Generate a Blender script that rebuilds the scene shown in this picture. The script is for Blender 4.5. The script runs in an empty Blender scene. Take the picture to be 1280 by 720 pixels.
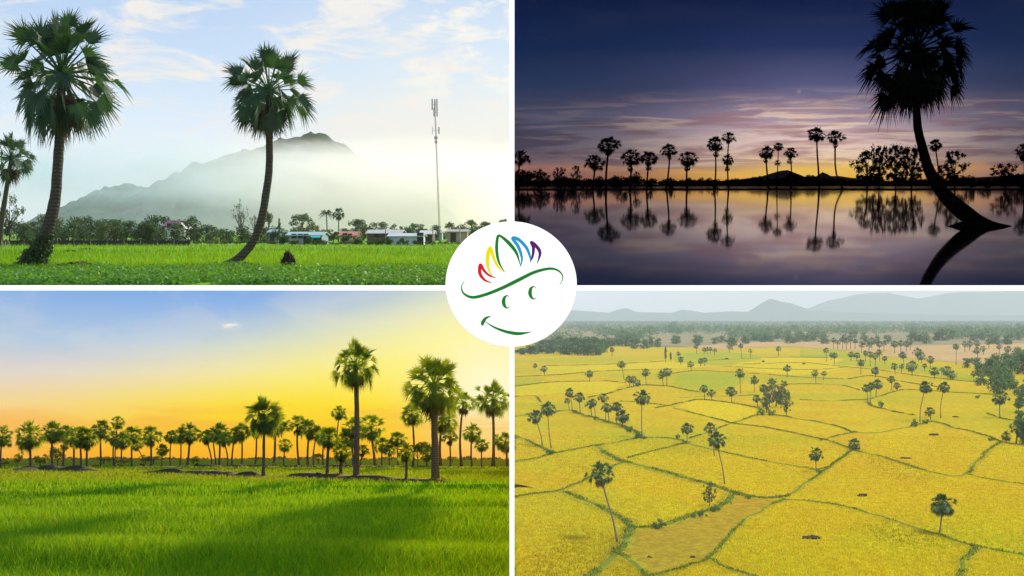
import bpy, math, random
import numpy as np
from mathutils import Vector, Matrix, Quaternion, noise as mnoise
R_ = math.radians
F = 1280 * 50.0 / 36.0            # focal length in photograph pixels
scene = bpy.context.scene

# ------------------------------------------------------------------ materials
def lin(c):
    return tuple(((v/255.0)/12.92 if v/255.0 <= .04045 else ((v/255.0+.055)/1.055)**2.4) for v in c)

class NT:
    """small node helper"""
    def __init__(s, nt): s.nt = nt; s.nt.nodes.clear()
    def n(s, t, **kw):
        nd = s.nt.nodes.new(t)
        for k, v in kw.items(): setattr(nd, k, v)
        return nd
    def put(s, sock, v):
        if isinstance(v, bpy.types.NodeSocket): s.nt.links.new(v, sock)
        elif v is not None:
            if hasattr(sock.default_value, '__len__') and not isinstance(v, (int, float)):
                L = len(sock.default_value); v = tuple(v)
                if L == 4 and len(v) == 3: v = v + (1,)
            sock.default_value = v
    def m(s, op, a, b=None, c=None, clamp=False):
        nd = s.n('ShaderNodeMath', operation=op, use_clamp=clamp)
        s.put(nd.inputs[0], a)
        if b is not None: s.put(nd.inputs[1], b)
        if c is not None: s.put(nd.inputs[2], c)
        return nd.outputs[0]
    def mr(s, v, a, b, c=0., d=1., smooth=True):
        nd = s.n('ShaderNodeMapRange', interpolation_type='SMOOTHSTEP' if smooth else 'LINEAR')
        for k, x in zip(('Value', 'From Min', 'From Max', 'To Min', 'To Max'), (v, a, b, c, d)): s.put(nd.inputs[k], x)
        return nd.outputs[0]
    def mix(s, f, a, b, blend='MIX'):
        nd = s.n('ShaderNodeMix', data_type='RGBA', blend_type=blend)
        s.put(nd.inputs[0], f); s.put(nd.inputs[6], a); s.put(nd.inputs[7], b)
        return nd.outputs[2]
    def ramp(s, v, stops, interp='LINEAR'):
        nd = s.n('ShaderNodeValToRGB'); cr = nd.color_ramp; cr.interpolation = interp
        while len(cr.elements) > 1: cr.elements.remove(cr.elements[-1])
        for i, (p, c) in enumerate(stops):
            e = cr.elements[0] if i == 0 else cr.elements.new(p)
            e.position = p; e.color = tuple(c)[:3] + (1,)
        s.put(nd.inputs[0], v)
        return nd.outputs[0]
    def noise(s, vec, scale=1., detail=3., rough=.55, dist=0., dim='3D'):
        nd = s.n('ShaderNodeTexNoise', noise_dimensions=dim)
        s.put(nd.inputs['Vector'], vec)
        nd.inputs['Scale'].default_value = scale; nd.inputs['Detail'].default_value = detail
        nd.inputs['Roughness'].default_value = rough; nd.inputs['Distortion'].default_value = dist
        return nd.outputs[0]
    def obj(s):
        return s.n('ShaderNodeTexCoord').outputs['Object']
    def mapping(s, v, scale=(1, 1, 1), rot=(0, 0, 0), loc=(0, 0, 0)):
        nd = s.n('ShaderNodeMapping'); s.put(nd.inputs[0], v)
        nd.inputs['Scale'].default_value = scale; nd.inputs['Rotation'].default_value = rot; nd.inputs['Location'].default_value = loc
        return nd.outputs[0]
    def sep(s, v):
        nd = s.n('ShaderNodeSeparateXYZ'); s.put(nd.inputs[0], v); return nd.outputs
    def comb(s, x, y, z=0.):
        nd = s.n('ShaderNodeCombineXYZ')
        for i, v in enumerate((x, y, z)): s.put(nd.inputs[i], v)
        return nd.outputs[0]
    def bump(s, h, strength=.3, dist=.05):
        nd = s.n('ShaderNodeBump'); nd.inputs['Strength'].default_value = strength; nd.inputs['Distance'].default_value = dist
        s.put(nd.inputs['Height'], h); return nd.outputs[0]
    def out(s, surf=None, vol=None):
        o = s.n('ShaderNodeOutputMaterial')
        if surf is not None: s.nt.links.new(surf, o.inputs['Surface'])
        if vol is not None: s.nt.links.new(vol, o.inputs['Volume'])
    def bsdf(s, col, rough=.8, normal=None, spec=.3, metal=0.):
        b = s.n('ShaderNodeBsdfPrincipled')
        s.put(b.inputs['Base Color'], col); s.put(b.inputs['Roughness'], rough)
        b.inputs['Specular IOR Level'].default_value = spec; b.inputs['Metallic'].default_value = metal
        if normal is not None: s.nt.links.new(normal, b.inputs['Normal'])
        return b.outputs[0]

def new_mat(name):
    m = bpy.data.materials.new(name); m.use_nodes = True
    return m, NT(m.node_tree)

def mat_plain(name, col, rough=.7, var=.25, scale=3., spec=.3, metal=0., bump=.15):
    m, t = new_mat(name)
    o = t.obj(); nz = t.noise(o, scale, 4)
    c = t.mix(nz, tuple(v*(1-var) for v in col), tuple(v*(1+var) for v in col))
    t.out(t.bsdf(c, rough, t.bump(t.noise(o, scale*6, 3), bump, .02), spec, metal))
    return m

def mat_leaf(name, col, tcol, trans=.3, rough=.45, spec=.35):
    """leaves: per-leaf tint attribute, glossy front, translucent body"""
    m, t = new_mat(name)
    a = t.n('ShaderNodeAttribute'); a.attribute_name = 'tint'
    c = t.mix(1., col, a.outputs['Color'], 'MULTIPLY'); c2 = t.mix(1., tcol, a.outputs['Color'], 'MULTIPLY')
    b = t.bsdf(c, rough, None, spec)
    tr = t.n('ShaderNodeBsdfTranslucent'); t.put(tr.inputs[0], c2)
    mx = t.n('ShaderNodeMixShader'); mx.inputs[0].default_value = trans
    t.nt.links.new(b, mx.inputs[1]); t.nt.links.new(tr.outputs[0], mx.inputs[2])
    t.out(mx.outputs[0])
    return m

def mat_bark(name, col, ring=4.5):
    m, t = new_mat(name)
    o = t.obj(); s = t.sep(o)
    nz = t.noise(t.mapping(o, (3, 3, .6)), 2., 4)
    w = t.m('SINE', t.m('ADD', t.m('MULTIPLY', s[2], ring*6.283), t.m('MULTIPLY', nz, 4.)))
    c = t.mix(nz, tuple(v*.55 for v in col), tuple(v*1.5 for v in col))
    c = t.mix(t.mr(w, 0., 1., 0, .6), c, tuple(v*.5 for v in col))
    t.out(t.bsdf(c, .9, t.bump(t.m('ADD', w, t.m('MULTIPLY', nz, 2.)), .5, .03), .15))
    return m

# ------------------------------------------------------------------ the four compartments
COLS = {}
def col_for(name):
    if name not in COLS:
        c = bpy.data.collections.new(name); scene.collection.children.link(c); COLS[name] = c
    return COLS[name]

class World:
    """one of the four landscapes; local frame: x right, y forward, z up, ground at z = 0, eye at (0, 0, h)"""
    def __init__(s, name, yh, h):
        s.name, s.yh, s.h = name, yh, h
        s.a = math.atan((360-yh)/F)
        s.rot = Matrix.Rotation(s.a, 4, 'X')
        s.mat = s.rot @ Matrix.Translation((0, 0, -h))
        s.inv = s.rot.inverted().to_3x3()
        s.col = col_for(name)
    def ray(s, px, py):
        return s.inv @ Vector(((px-640)/F, 1., (360-py)/F))
    def g(s, px, py):
        d = s.ray(px, py); k = -s.h/d.z
        return Vector((d.x*k, d.y*k, 0.))
    def at(s, px, py, Y):
        d = s.ray(px, py); k = Y/d.y
        return Vector((d.x*k, Y, s.h+d.z*k))
    def el(s, py): return math.degrees(math.atan((360-py)/F) - s.a)
    @staticmethod
    def az(px): return math.degrees(math.atan((px-640)/F))

TL = World('morning_field', 290, 2.2)
TR = World('dusk_lake', 231, 1.2)
BL = World('sunset_paddy', 573, 2.2)
BR = World('golden_valley', 396, 40.)

def tag(o, label=None, cat=None, group=None, kind=None):
    for k, v in (('label', label), ('category', cat), ('group', group), ('kind', kind)):
        if v: o[k] = v
    return o

def link(o, W): (W.col if isinstance(W, World) else W).objects.link(o); return o

def mesh(name, V, Fc, mat=None, smooth=False, tint=None):
    V = np.asarray(V, dtype=np.float32).reshape(-1, 3)
    me = bpy.data.meshes.new(name)
    if isinstance(Fc, np.ndarray):
        nf, k = Fc.shape
        me.vertices.add(len(V)); me.vertices.foreach_set('co', V.ravel())
        me.loops.add(nf*k); me.loops.foreach_set('vertex_index', Fc.astype(np.int32).ravel())
        me.polygons.add(nf); me.polygons.foreach_set('loop_start', np.arange(0, nf*k, k, dtype=np.int32))
        me.update(calc_edges=True)
    else:
        me.from_pydata([tuple(map(float, v)) for v in V], [], Fc); me.update()
    if tint is not None:
        at = me.color_attributes.new('tint', 'FLOAT_COLOR', 'POINT')
        tt = np.asarray(tint, dtype=np.float32)
        if tt.ndim == 1: tt = np.stack([tt, tt, tt], 1)
        at.data.foreach_set('color', np.concatenate([tt, np.ones((len(tt), 1), np.float32)], 1).ravel())
    if smooth: me.polygons.foreach_set('use_smooth', [True]*len(me.polygons))
    if mat:
        for mm in (mat if isinstance(mat, (list, tuple)) else [mat]): me.materials.append(mm)
    return me

def put(name, me, W, loc=(0, 0, 0), rz=0., sc=(1, 1, 1), parent=None):
    o = bpy.data.objects.new(name, me); link(o, W)
    if not hasattr(sc, '__len__'): sc = (sc,)*3
    M = Matrix.Translation(loc) @ Matrix.Rotation(rz, 4, 'Z') @ Matrix.Diagonal((*sc, 1))
    if parent is not None: o.parent = parent; o.matrix_basis = M
    else: o.matrix_world = (W.mat if isinstance(W, World) else Matrix.Identity(4)) @ M
    return o

class MB:
    """collects shapes into one mesh"""
    def __init__(s): s.V = []; s.F = []
    def add(s, V, Fc):
        b = len(s.V); s.V += [tuple(v) for v in V]; s.F += [tuple(b+i for i in f) for f in Fc]; return s
    def box(s, c, d, rz=0.):
        x, y, z = (v/2 for v in d); ca, sa = math.cos(rz), math.sin(rz)
        P = []
        for sx, sy, sz in ((-1,-1,-1),(1,-1,-1),(1,1,-1),(-1,1,-1),(-1,-1,1),(1,-1,1),(1,1,1),(-1,1,1)):
            a, b = sx*x, sy*y; P.append((c[0]+a*ca-b*sa, c[1]+a*sa+b*ca, c[2]+sz*z))
        return s.add(P, [(0,3,2,1),(4,5,6,7),(0,1,5,4),(1,2,6,5),(2,3,7,6),(3,0,4,7)])
    def tube(s, pts, rad, n=8, cap=True):
        pts = [Vector(p) for p in pts]; rings = []
        for i, p in enumerate(pts):
            d = (pts[min(i+1, len(pts)-1)] - pts[max(i-1, 0)]).normalized()
            u = d.cross(Vector((0, 1, 0)));  u = u.normalized() if u.length > 1e-3 else Vector((1, 0, 0))
            v = d.cross(u); r = rad[i] if hasattr(rad, '__len__') else rad
            rings.append([p + (u*math.cos(2*math.pi*k/n) + v*math.sin(2*math.pi*k/n))*r for k in range(n)])
        V = [q for r in rings for q in r]; Fc = []
        for i in range(len(pts)-1):
            for k in range(n):
                a, b = i*n+k, i*n+(k+1) % n; Fc.append((a, b, b+n, a+n))
        if cap: Fc.append(tuple(range(n-1, -1, -1))); Fc.append(tuple(range((len(pts)-1)*n, len(pts)*n)))
        return s.add(V, Fc)
    def done(s, name, mat, smooth=False): return mesh(name, s.V, s.F, mat, smooth)

def smooth_path(P, n):
    """Catmull-Rom through points"""
    P = [Vector(p) for p in P]; Q = [P[0]*2-P[1]] + P + [P[-1]*2-P[-2]]; out = []
    m = len(P)-1
    for i in range(n+1):
        t = i/n*m; k = min(int(t), m-1); f = t-k; a, b, c, d = Q[k:k+4]
        out.append(.5*((2*b) + (c-a)*f + (2*a-5*b+4*c-d)*f*f + (3*b-a-3*c+d)*f**3))
    return out

# ------------------------------------------------------------------ palms and trees
def fan_leaves(rng, specs, nseg, pet=True):
    """specs: (azimuth, elevation, petiole length, blade length, droop, roll, tint) -> vertices, triangles, tints"""
    V, T, C = [], [], []
    Z = np.array((0., 0., 1.))
    for ph, e, Lp, Lb, droop, roll, ti in specs:
        d = np.array((math.cos(e)*math.cos(ph), math.cos(e)*math.sin(ph), math.sin(e)))
        tip = d*Lp - Z*.06*Lp*math.cos(e)
        a = d*(1-droop) - Z*droop; a /= np.linalg.norm(a)
        s = np.cross(a, Z);  s = s/np.linalg.norm(s) if np.linalg.norm(s) > .05 else np.array((math.sin(ph), -math.cos(ph), 0.))
        nrm = np.cross(s, a)
        s, nrm = s*math.cos(roll)+nrm*math.sin(roll), nrm*math.cos(roll)-s*math.sin(roll)
        if pet:
            w = .014
            b = len(V); q = np.cross(d, Z); q = q/max(np.linalg.norm(q), .05); r2 = np.cross(q, d)
            for ax in (q, r2):
                b = len(V); V += [ax*w, -ax*w, tip+ax*w*.7, tip-ax*w*.7]; T += [(b, b+1, b+3), (b, b+3, b+2)]; C += [ti*1.7]*4
        span = R_(rng.uniform(85, 118)); dth = 2*span/nseg
        fold = rng.uniform(.2, .7)
        for k in range(nseg):
            th = -span + (k+.5)*dth
            L = Lb*(.70+.30*math.cos(th*.8))*rng.uniform(.80, 1.08)
            def dirn(t): 
                v = math.cos(t)*a + math.sin(t)*s + nrm*fold*abs(math.sin(t)); return v/np.linalg.norm(v)
            r1 = L*.52
            pl, pr = tip+dirn(th-dth*.5)*r1, tip+dirn(th+dth*.5)*r1
            mid = tip+dirn(th)*r1 + nrm*L*.03
            te = tip+dirn(th+rng.uniform(-.05, .05))*L - Z*L*rng.uniform(.04, .20+.22*(e < .3))
            b = len(V); V += [tip, pl, mid, pr, te]
            T += [(b, b+1, b+2), (b, b+2, b+3), (b+1, b+4, b+2), (b+2, b+4, b+3)]; C += [ti]*4 + [ti*1.12]
    return np.array(V), np.array(T), np.array(C)

def crown_specs(rng, n, top=84, low=-68, lp=.60, lb=.40):
    S = []; q0, q1 = rng.uniform(0, 6), rng.uniform(0, 6)
    for i in range(n):
        t = (i+.5)/n; e = R_(top+(low-top)*t**.85 + rng.uniform(-10, 10)); ph = i*2.39996 + rng.uniform(-.25, .25)
        k = .94+.06*math.sin(min(t*1.6, 1)*math.pi/2)
        S.append((ph, e, lp*k*(1+.13*math.sin(3*ph+q0+4*e)+.07*math.sin(5*ph+q1))*rng.choice((rng.uniform(.55, .9), rng.uniform(.9, 1.12), rng.uniform(.9, 1.12))), lb*rng.uniform(.78, 1.15), max(0., min(.86, rng.uniform(-.08, .14)+.95*max(0, t-.12))), rng.uniform(-1.1, 1.1), rng.uniform(.65, 1.4)))
    return S

def make_crown(seed, n, nseg, mat, low=-68, lp=.60, lb=.40):
    rng = random.Random(seed); V, T, C = fan_leaves(rng, crown_specs(rng, n, low=low, lp=lp, lb=lb), nseg)
    return mesh('palm_crown', V, T, mat, tint=C)

def make_dead(seed, n, nseg, mat):
    rng = random.Random(seed)
    S = [(rng.uniform(0, 6.3), R_(rng.uniform(-84, -58)), rng.uniform(.3, .5), rng.uniform(.38, .5), .75, rng.uniform(-.5, .5), rng.uniform(.7, 1.3)) for _ in range(n)]
    V, T, C = fan_leaves(rng, S, nseg)
    return mesh('dead_fronds', V, T, mat, tint=C)

def leaf_cloud(seed, blobs, n, size, squash=1., shell=.55, stray=.12):
    """many small leaf faces spread through ellipsoid clumps (cx, cy, cz, r)"""
    rng = np.random.default_rng(seed)
    w = np.array([b[3]**2 for b in blobs]); idx = rng.choice(len(blobs), n, p=w/w.sum())
    B = np.array(blobs)[idx]
    d = rng.normal(size=(n, 3)); d /= np.linalg.norm(d, axis=1)[:, None]
    r = shell+(1-shell)*rng.random(n)**.6
    r = np.where(rng.random(n) < stray, r*(1.18+2*(stray-.12)*rng.random(n)*2), r)
    c = B[:, :3] + d*(B[:, 3]*r)[:, None]*np.array((1, 1, squash))
    nm = d*.6 + rng.normal(size=(n, 3))*.8; nm /= np.linalg.norm(nm, axis=1)[:, None]
    u = np.cross(nm, rng.normal(size=(n, 3))); u /= np.linalg.norm(u, axis=1)[:, None]; v = np.cross(nm, u)
    s = (size*rng.uniform(.6, 1.4, n))[:, None]
    V = np.stack([c-u*s, c-v*s*.55, c+u*s, c+v*s*.55], 1).reshape(-1, 3)
    Fc = np.arange(4*n).reshape(n, 4)
    blob_t = np.random.default_rng(seed+1).uniform(.75, 1.3, len(blobs))[idx]
    C = np.repeat(blob_t*rng.uniform(.8, 1.25, n), 4)
    return V, Fc, C

def tree_blobs(seed, shape):
    """clump layout for a crown 1 unit high standing on z = 0; half-width about .5"""
    rng = random.Random(seed); B = []
    if shape == 'round':
        for i in range(15):
            ph = rng.uniform(0, 6.28); z = rng.uniform(.34, .86); rr = .34*math.sqrt(max(.05, 1-((z-.58)/.42)**2))*rng.uniform(.45, 1.05)
            B.append((rr*math.cos(ph), rr*math.sin(ph), z, rng.uniform(.11, .2)))
    elif shape == 'tall':
        for i in range(13):
            z = .3+.64*i/12; ph = rng.uniform(0, 6.28); rr = rng.uniform(.03, .15)*(1.2-.6*abs(z-.6))
            B.append((rr*math.cos(ph), rr*math.sin(ph), z, rng.uniform(.06, .11)))
    elif shape == 'spread':
        for i in range(17):
            ph = rng.uniform(0, 6.28); rr = rng.uniform(.1, .5); z = .78-.45*(rr)**1.3+rng.uniform(-.12, .14)
            B.append((rr*math.cos(ph), rr*math.sin(ph), z, rng.uniform(.10, .17)))
    elif shape == 'dense':
        for i in range(20):
            ph = rng.uniform(0, 6.28); z = rng.uniform(.1, .84); rr = .36*math.sqrt(max(.05, 1-((z-.42)/.56)**2))*rng.uniform(.3, 1.05)
            B.append((rr*math.cos(ph), rr*math.sin(ph), z, rng.uniform(.13, .22)))
    elif shape == 'lacy':
        for i in range(58):
            ph = rng.uniform(0, 6.28); z = rng.uniform(.16, .97); rr = .48*math.sqrt(max(.04, 1-((z-.58)/.44)**2))*rng.uniform(.2, 1.08)
            B.append((rr*math.cos(ph), rr*math.sin(ph), z, rng.uniform(.03, .085)))
    elif shape == 'open':
        for i in range(15):
            ph = rng.uniform(0, 6.28); rr = rng.uniform(.05, .36); z = rng.uniform(.26, .92)
            B.append((rr*math.cos(ph), rr*math.sin(ph), z, rng.uniform(.07, .13)))
    else:  # bush
        for i in range(12):
            ph = rng.uniform(0, 6.28); rr = rng.uniform(.05, .62); z = rng.uniform(.18, .7)*(1.1-.5*rr)
            B.append((rr*math.cos(ph), rr*math.sin(ph), z, rng.uniform(.16, .27)))
    return B

def tree_meshes(seed, shape, n, size, leafmat, barkmat):
    B = tree_blobs(seed, shape)
    V, Fc, C = leaf_cloud(seed, B, n, size, .9, .35) if shape != 'lacy' else leaf_cloud(seed, B, n, size*.8, .9, .0, .35)
    V[:, 2] = np.maximum(V[:, 2], .004)
    cr = mesh('tree_crown', V, Fc, leafmat, tint=C)
    if shape == 'bush': return cr, None
    rng = random.Random(seed); mb = MB()
    top = .62 if shape != 'tall' else .92
    wob = rng.uniform(-.03, .03)
    P = smooth_path([(0, 0, -.01), (wob, .01, top*.35), (-wob*.5, 0, top*.7), (0, 0, top)], 6)
    mb.tube(P, [.032, .027, .024, .021, .018, .013, .008], 7)
    for b in B[::2]:
        z0 = rng.uniform(.2, .45) if shape != 'tall' else max(.15, b[2]-.12)
        s = Vector((0, 0, z0)); e = Vector(b[:3]); mid = s.lerp(e, .5)+Vector((0, 0, -.03))
        mb.tube([s, mid, e], [.013, .009, .004], 5)
    return cr, mb.done('tree_trunk', barkmat, True)
# ------------------------------------------------------------------ camera, world, suns
cam_d = bpy.data.cameras.new('camera'); cam_d.lens = 50; cam_d.sensor_width = 36
cam_d.clip_start = .1; cam_d.clip_end = 60000
cam = bpy.data.objects.new('camera', cam_d); scene.collection.objects.link(cam)
cam.rotation_euler = (R_(90), 0, 0); scene.camera = cam
scene.view_settings.view_transform = 'Standard'; scene.view_settings.look = 'None'
scene.view_settings.exposure = 0; scene.view_settings.gamma = 1
cy = scene.cycles
cy.max_bounces = 6; cy.diffuse_bounces = 2; cy.glossy_bounces = 3; cy.transmission_bounces = 4; cy.volume_bounces = 3
cy.transparent_max_bounces = 8; cy.sample_clamp_indirect = 4.; cy.caustics_reflective = False; cy.caustics_refractive = False
cy.use_denoising = True

wd = bpy.data.worlds.new('World'); scene.world = wd; wd.use_nodes = True
t = NT(wd.node_tree)
sk = t.n('ShaderNodeTexSky', sky_type='NISHITA'); sk.sun_disc = False
sk.sun_elevation = R_(24); sk.sun_rotation = R_(70)
bg = t.n('ShaderNodeBackground'); t.nt.links.new(sk.outputs[0], bg.inputs[0]); bg.inputs[1].default_value = .05
wo = t.n('ShaderNodeOutputWorld'); t.nt.links.new(bg.outputs[0], wo.inputs[0])

def sun(name, W, az, el, strength, col, angle):
    """a sun that shines into one compartment only (each of the four landscapes has its own hour)"""
    l = bpy.data.lights.new(name, 'SUN'); l.energy = strength; l.color = col; l.angle = R_(angle)
    o = bpy.data.objects.new(name, l); scene.collection.objects.link(o)
    v = Vector((math.sin(R_(az))*math.cos(R_(el)), math.cos(R_(az))*math.cos(R_(el)), math.sin(R_(el))))
    if isinstance(W, World): v = W.rot.to_3x3() @ v; c = W.col
    else: c = W
    o.rotation_mode = 'QUATERNION'; o.rotation_quaternion = v.to_track_quat('Z', 'Y')
    o.light_linking.receiver_collection = c; o.light_linking.blocker_collection = c
    return o
sun('morning_sun', TL, 48, 30, 5.0, (1., .92, .76), .6)
sun('setting_sun', BL, -1.6, 5.2, 5.0, (1., .74, .30), .7)
sun('hazy_sun', BR, 140, 58, 4.1, (1., .95, .84), 9)
DISP = col_for('display')
sun('display_fill', DISP, 182, 9, 4.0, (1., .985, .96), 8)  # added fill lamp, brightens only the divider and sign

# ------------------------------------------------------------------ skies
def sky(W, side, upper, R, ramp_a, ramp_b, mixer, finish, span=14.):
    """sky shell of one compartment: far dome, overhead part and the wall towards its neighbour.
    side: -1 left, +1 right"""
    V, Fc = [], []
    def grid(fn, nu, nv):
        b = len(V)
        for i in range(nu+1):
            for j in range(nv+1): V.append(fn(i/nu, j/nv))
        for i in range(nu):
            for j in range(nv):
                a = b+i*(nv+1)+j; Fc.append((a, a+1, a+nv+2, a+nv+1))
    k = 1.6/F
    def sph(az, el, r): return (r*math.sin(az)*math.cos(el), r*math.cos(az)*math.cos(el), r*math.sin(el))
    azm = math.pi*.995 if upper else R_(95)
    if upper: grid(lambda u, v: sph(side*(k+u*(azm-k)), k+v*(math.pi/2-k), R), 48, 24)
    else: grid(lambda u, v: sph(side*(k+u*(azm-k)), -k-v*R_(34), R), 30, 12)
    # wall towards the neighbouring compartment, and (below) the overhead sky
    if upper: grid(lambda u, v: (side*k*abs(math.cos(v*math.pi))*(18+u*(R-18)), math.cos(v*math.pi)*(18+u*(R-18)), (k+math.sin(v*math.pi))*(18+u*(R-18))), 1, 24)
    else:
        grid(lambda u, v: (side*k*(18+u*(R-18)), (18+u*(R-18))*math.cos(v*R_(34)), -k*(18+u*(R-18))-math.sin(v*R_(34))*(18+u*(R-18))), 1, 6)
        grid(lambda u, v: (side*(18+u*(R-18))*math.sin(k+v*R_(95)), (18+u*(R-18))*math.cos(k+v*R_(95)), -k*(18+u*(R-18))), 1, 16)
    inv = W.rot.inverted().to_3x3()
    V = [inv @ Vector(v) for v in V]
    m, t = new_mat(W.name+'_sky')
    d = t.n('ShaderNodeVectorMath', operation='NORMALIZE'); t.put(d.inputs[0], t.obj())
    x, y, z = t.sep(d.outputs[0])
    az = t.m('DEGREES', t.m('ARCTAN2', x, y)); el = t.m('DEGREES', t.m('ARCSINE', z))
    p = t.m('DIVIDE', t.m('ADD', el, 2.), span, clamp=True)
    st = lambda r: sorted([((W.el(py)+2)/span, lin(c)) for py, c in r])
    ca, cb = t.ramp(p, st(ramp_a)), t.ramp(p, st(ramp_b))
    c = finish(t, t.mix(mixer(t, az, el), ca, cb), az, el)
    e = t.n('ShaderNodeEmission'); t.put(e.inputs[0], c); t.out(e.outputs[0])
    m.cycles.emission_sampling = 'NONE'
    me = mesh('sky', V, Fc, m, True)
    o = bpy.data.objects.new('sky', me); link(o, col_for('skies')); o.matrix_world = W.rot.copy()
    return tag(o, kind='structure')

A = World.az
# morning: pale blue, thin clouds, warm at the right
def fin_tl(t, c, az, el):
    v = t.comb(t.m('MULTIPLY', az, .16), t.m('MULTIPLY', el, .55))
    n1 = t.noise(t.mapping(v, rot=(0, 0, R_(-14))), 1.6, 6, .6, .6)
    f = t.m('MULTIPLY', t.mr(n1, .45, .64, 0, .95), t.mr(el, 2.2, 5.0, .0, 1.))
    c = t.mix(f, c, lin((243, 238, 232)))
    v2 = t.comb(t.m('MULTIPLY', az, .5), t.m('MULTIPLY', el, 1.1), 3.)
    n2 = t.noise(t.mapping(v2, rot=(0, 0, R_(-28))), 1.1, 5, .62, .3)
    f2 = t.m('MULTIPLY', t.mr(n2, .46, .64, 0, .9), t.m('MULTIPLY', t.mr(az, A(470), A(540)), t.mr(el, 4.6, 6.0)))
    return t.mix(f2, c, lin((246, 243, 234)))
sky(TL, -1, True, 3000,
    [(330, (226, 236, 240)), (250, (236, 243, 246)), (205, (236, 245, 252)), (150, (220, 236, 252)), (90, (200, 224, 250)), (30, (184, 211, 245)), (-60, (160, 196, 238))],
    [(330, (243, 234, 206)), (250, (245, 237, 212)), (205, (246, 240, 222)), (150, (238, 240, 234)), (90, (216, 232, 244)), (30, (203, 222, 243)), (-60, (160, 196, 238))],
    lambda t, az, el: t.mr(az, A(250), A(520)), fin_tl)

# dusk: navy overhead, violet, lemon and orange low in the middle
def fin_tr(t, c, az, el):
    v = t.comb(t.m('MULTIPLY', az, .16), t.m('MULTIPLY', el, 1.25), 4.)
    n1 = t.noise(t.mapping(v, rot=(0, 0, R_(4))), 1.5, 5, .55, .5)
    low = t.m('MULTIPLY', t.mr(el, .1, .9), t.mr(el, 2.2, 4.0, 1, 0))
    glow = t.m('EXPONENT', t.m('MULTIPLY', t.m('POWER', t.m('DIVIDE', t.m('SUBTRACT', az, A(1010)), 6.2), 2.), -1.))
    c = t.mix(t.m('MULTIPLY', t.mr(n1, .42, .58), t.m('MULTIPLY', low, .8)), c, t.mix(glow, lin((58, 57, 76)), lin((178, 134, 136))))
    n2 = t.noise(t.mapping(v, scale=(.8, 1.5, 1), loc=(3, 7, 0), rot=(0, 0, R_(-5))), 1.7, 5, .6, .7)
    c = t.mix(t.m('MULTIPLY', t.mr(n2, .48, .62), t.m('MULTIPLY', low, .8)), c, t.mix(glow, lin((96, 86, 104)), lin((255, 226, 200))))
    n3 = t.noise(t.mapping(v, scale=(.45, .35, 1), loc=(1, 2, 5)), 1.5, 4, .5, .3)
    c = t.mix(t.m('MULTIPLY', t.mr(n3, .45, .7), t.mr(el, 1.5, 4., 0, .35)), c, lin((52, 58, 88)))
    gx = t.m('DIVIDE', t.m('SUBTRACT', az, A(1015)), 3.0); gy = t.m('DIVIDE', t.m('SUBTRACT', el, TR.el(215)), .40)
    gl = t.m('EXPONENT', t.m('MULTIPLY', t.m('ADD', t.m('MULTIPLY', gx, gx), t.m('MULTIPLY', gy, gy)), -1.))
    c = t.mix(t.m('MULTIPLY', gl, .75), c, lin((255, 208, 92)))
    mx = t.m('DIVIDE', t.m('SUBTRACT', az, A(996)), .075); my = t.m('DIVIDE', t.m('SUBTRACT', el, TR.el(117)), .075)
    moon = t.m('EXPONENT', t.m('MULTIPLY', t.m('ADD', t.m('MULTIPLY', mx, mx), t.m('MULTIPLY', my, my)), -1.))
    c = t.mix(t.m('MULTIPLY', moon, .5), c, lin((190, 160, 170)))
    return c
sky(TR, 1, True, 7000,
    [(260, (88, 74, 86)), (231, (96, 80, 92)), (222, (140, 92, 88)), (212, (176, 116, 96)), (203, (128, 100, 104)), (185, (96, 90, 106)), (150, (74, 80, 104)), (110, (42, 58, 92)), (60, (20, 42, 80)), (0, (9, 28, 66)), (-60, (4, 14, 36)), (-110, (2, 5, 14))],
    [(260, (236, 150, 60)), (231, (240, 160, 66)), (222, (255, 186, 46)), (212, (255, 206, 92)), (202, (255, 222, 176)), (181, (255, 222, 210)), (150, (184, 162, 184)), (110, (96, 98, 138)), (60, (38, 54, 100)), (0, (11, 30, 70)), (-60, (4, 14, 36)), (-110, (2, 5, 14))],
    lambda t, az, el: t.m('EXPONENT', t.m('MULTIPLY', t.m('POWER', t.m('DIVIDE', t.m('SUBTRACT', az, A(1008)), 5.3), 2.), -1.)), fin_tr, 17.)

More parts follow.
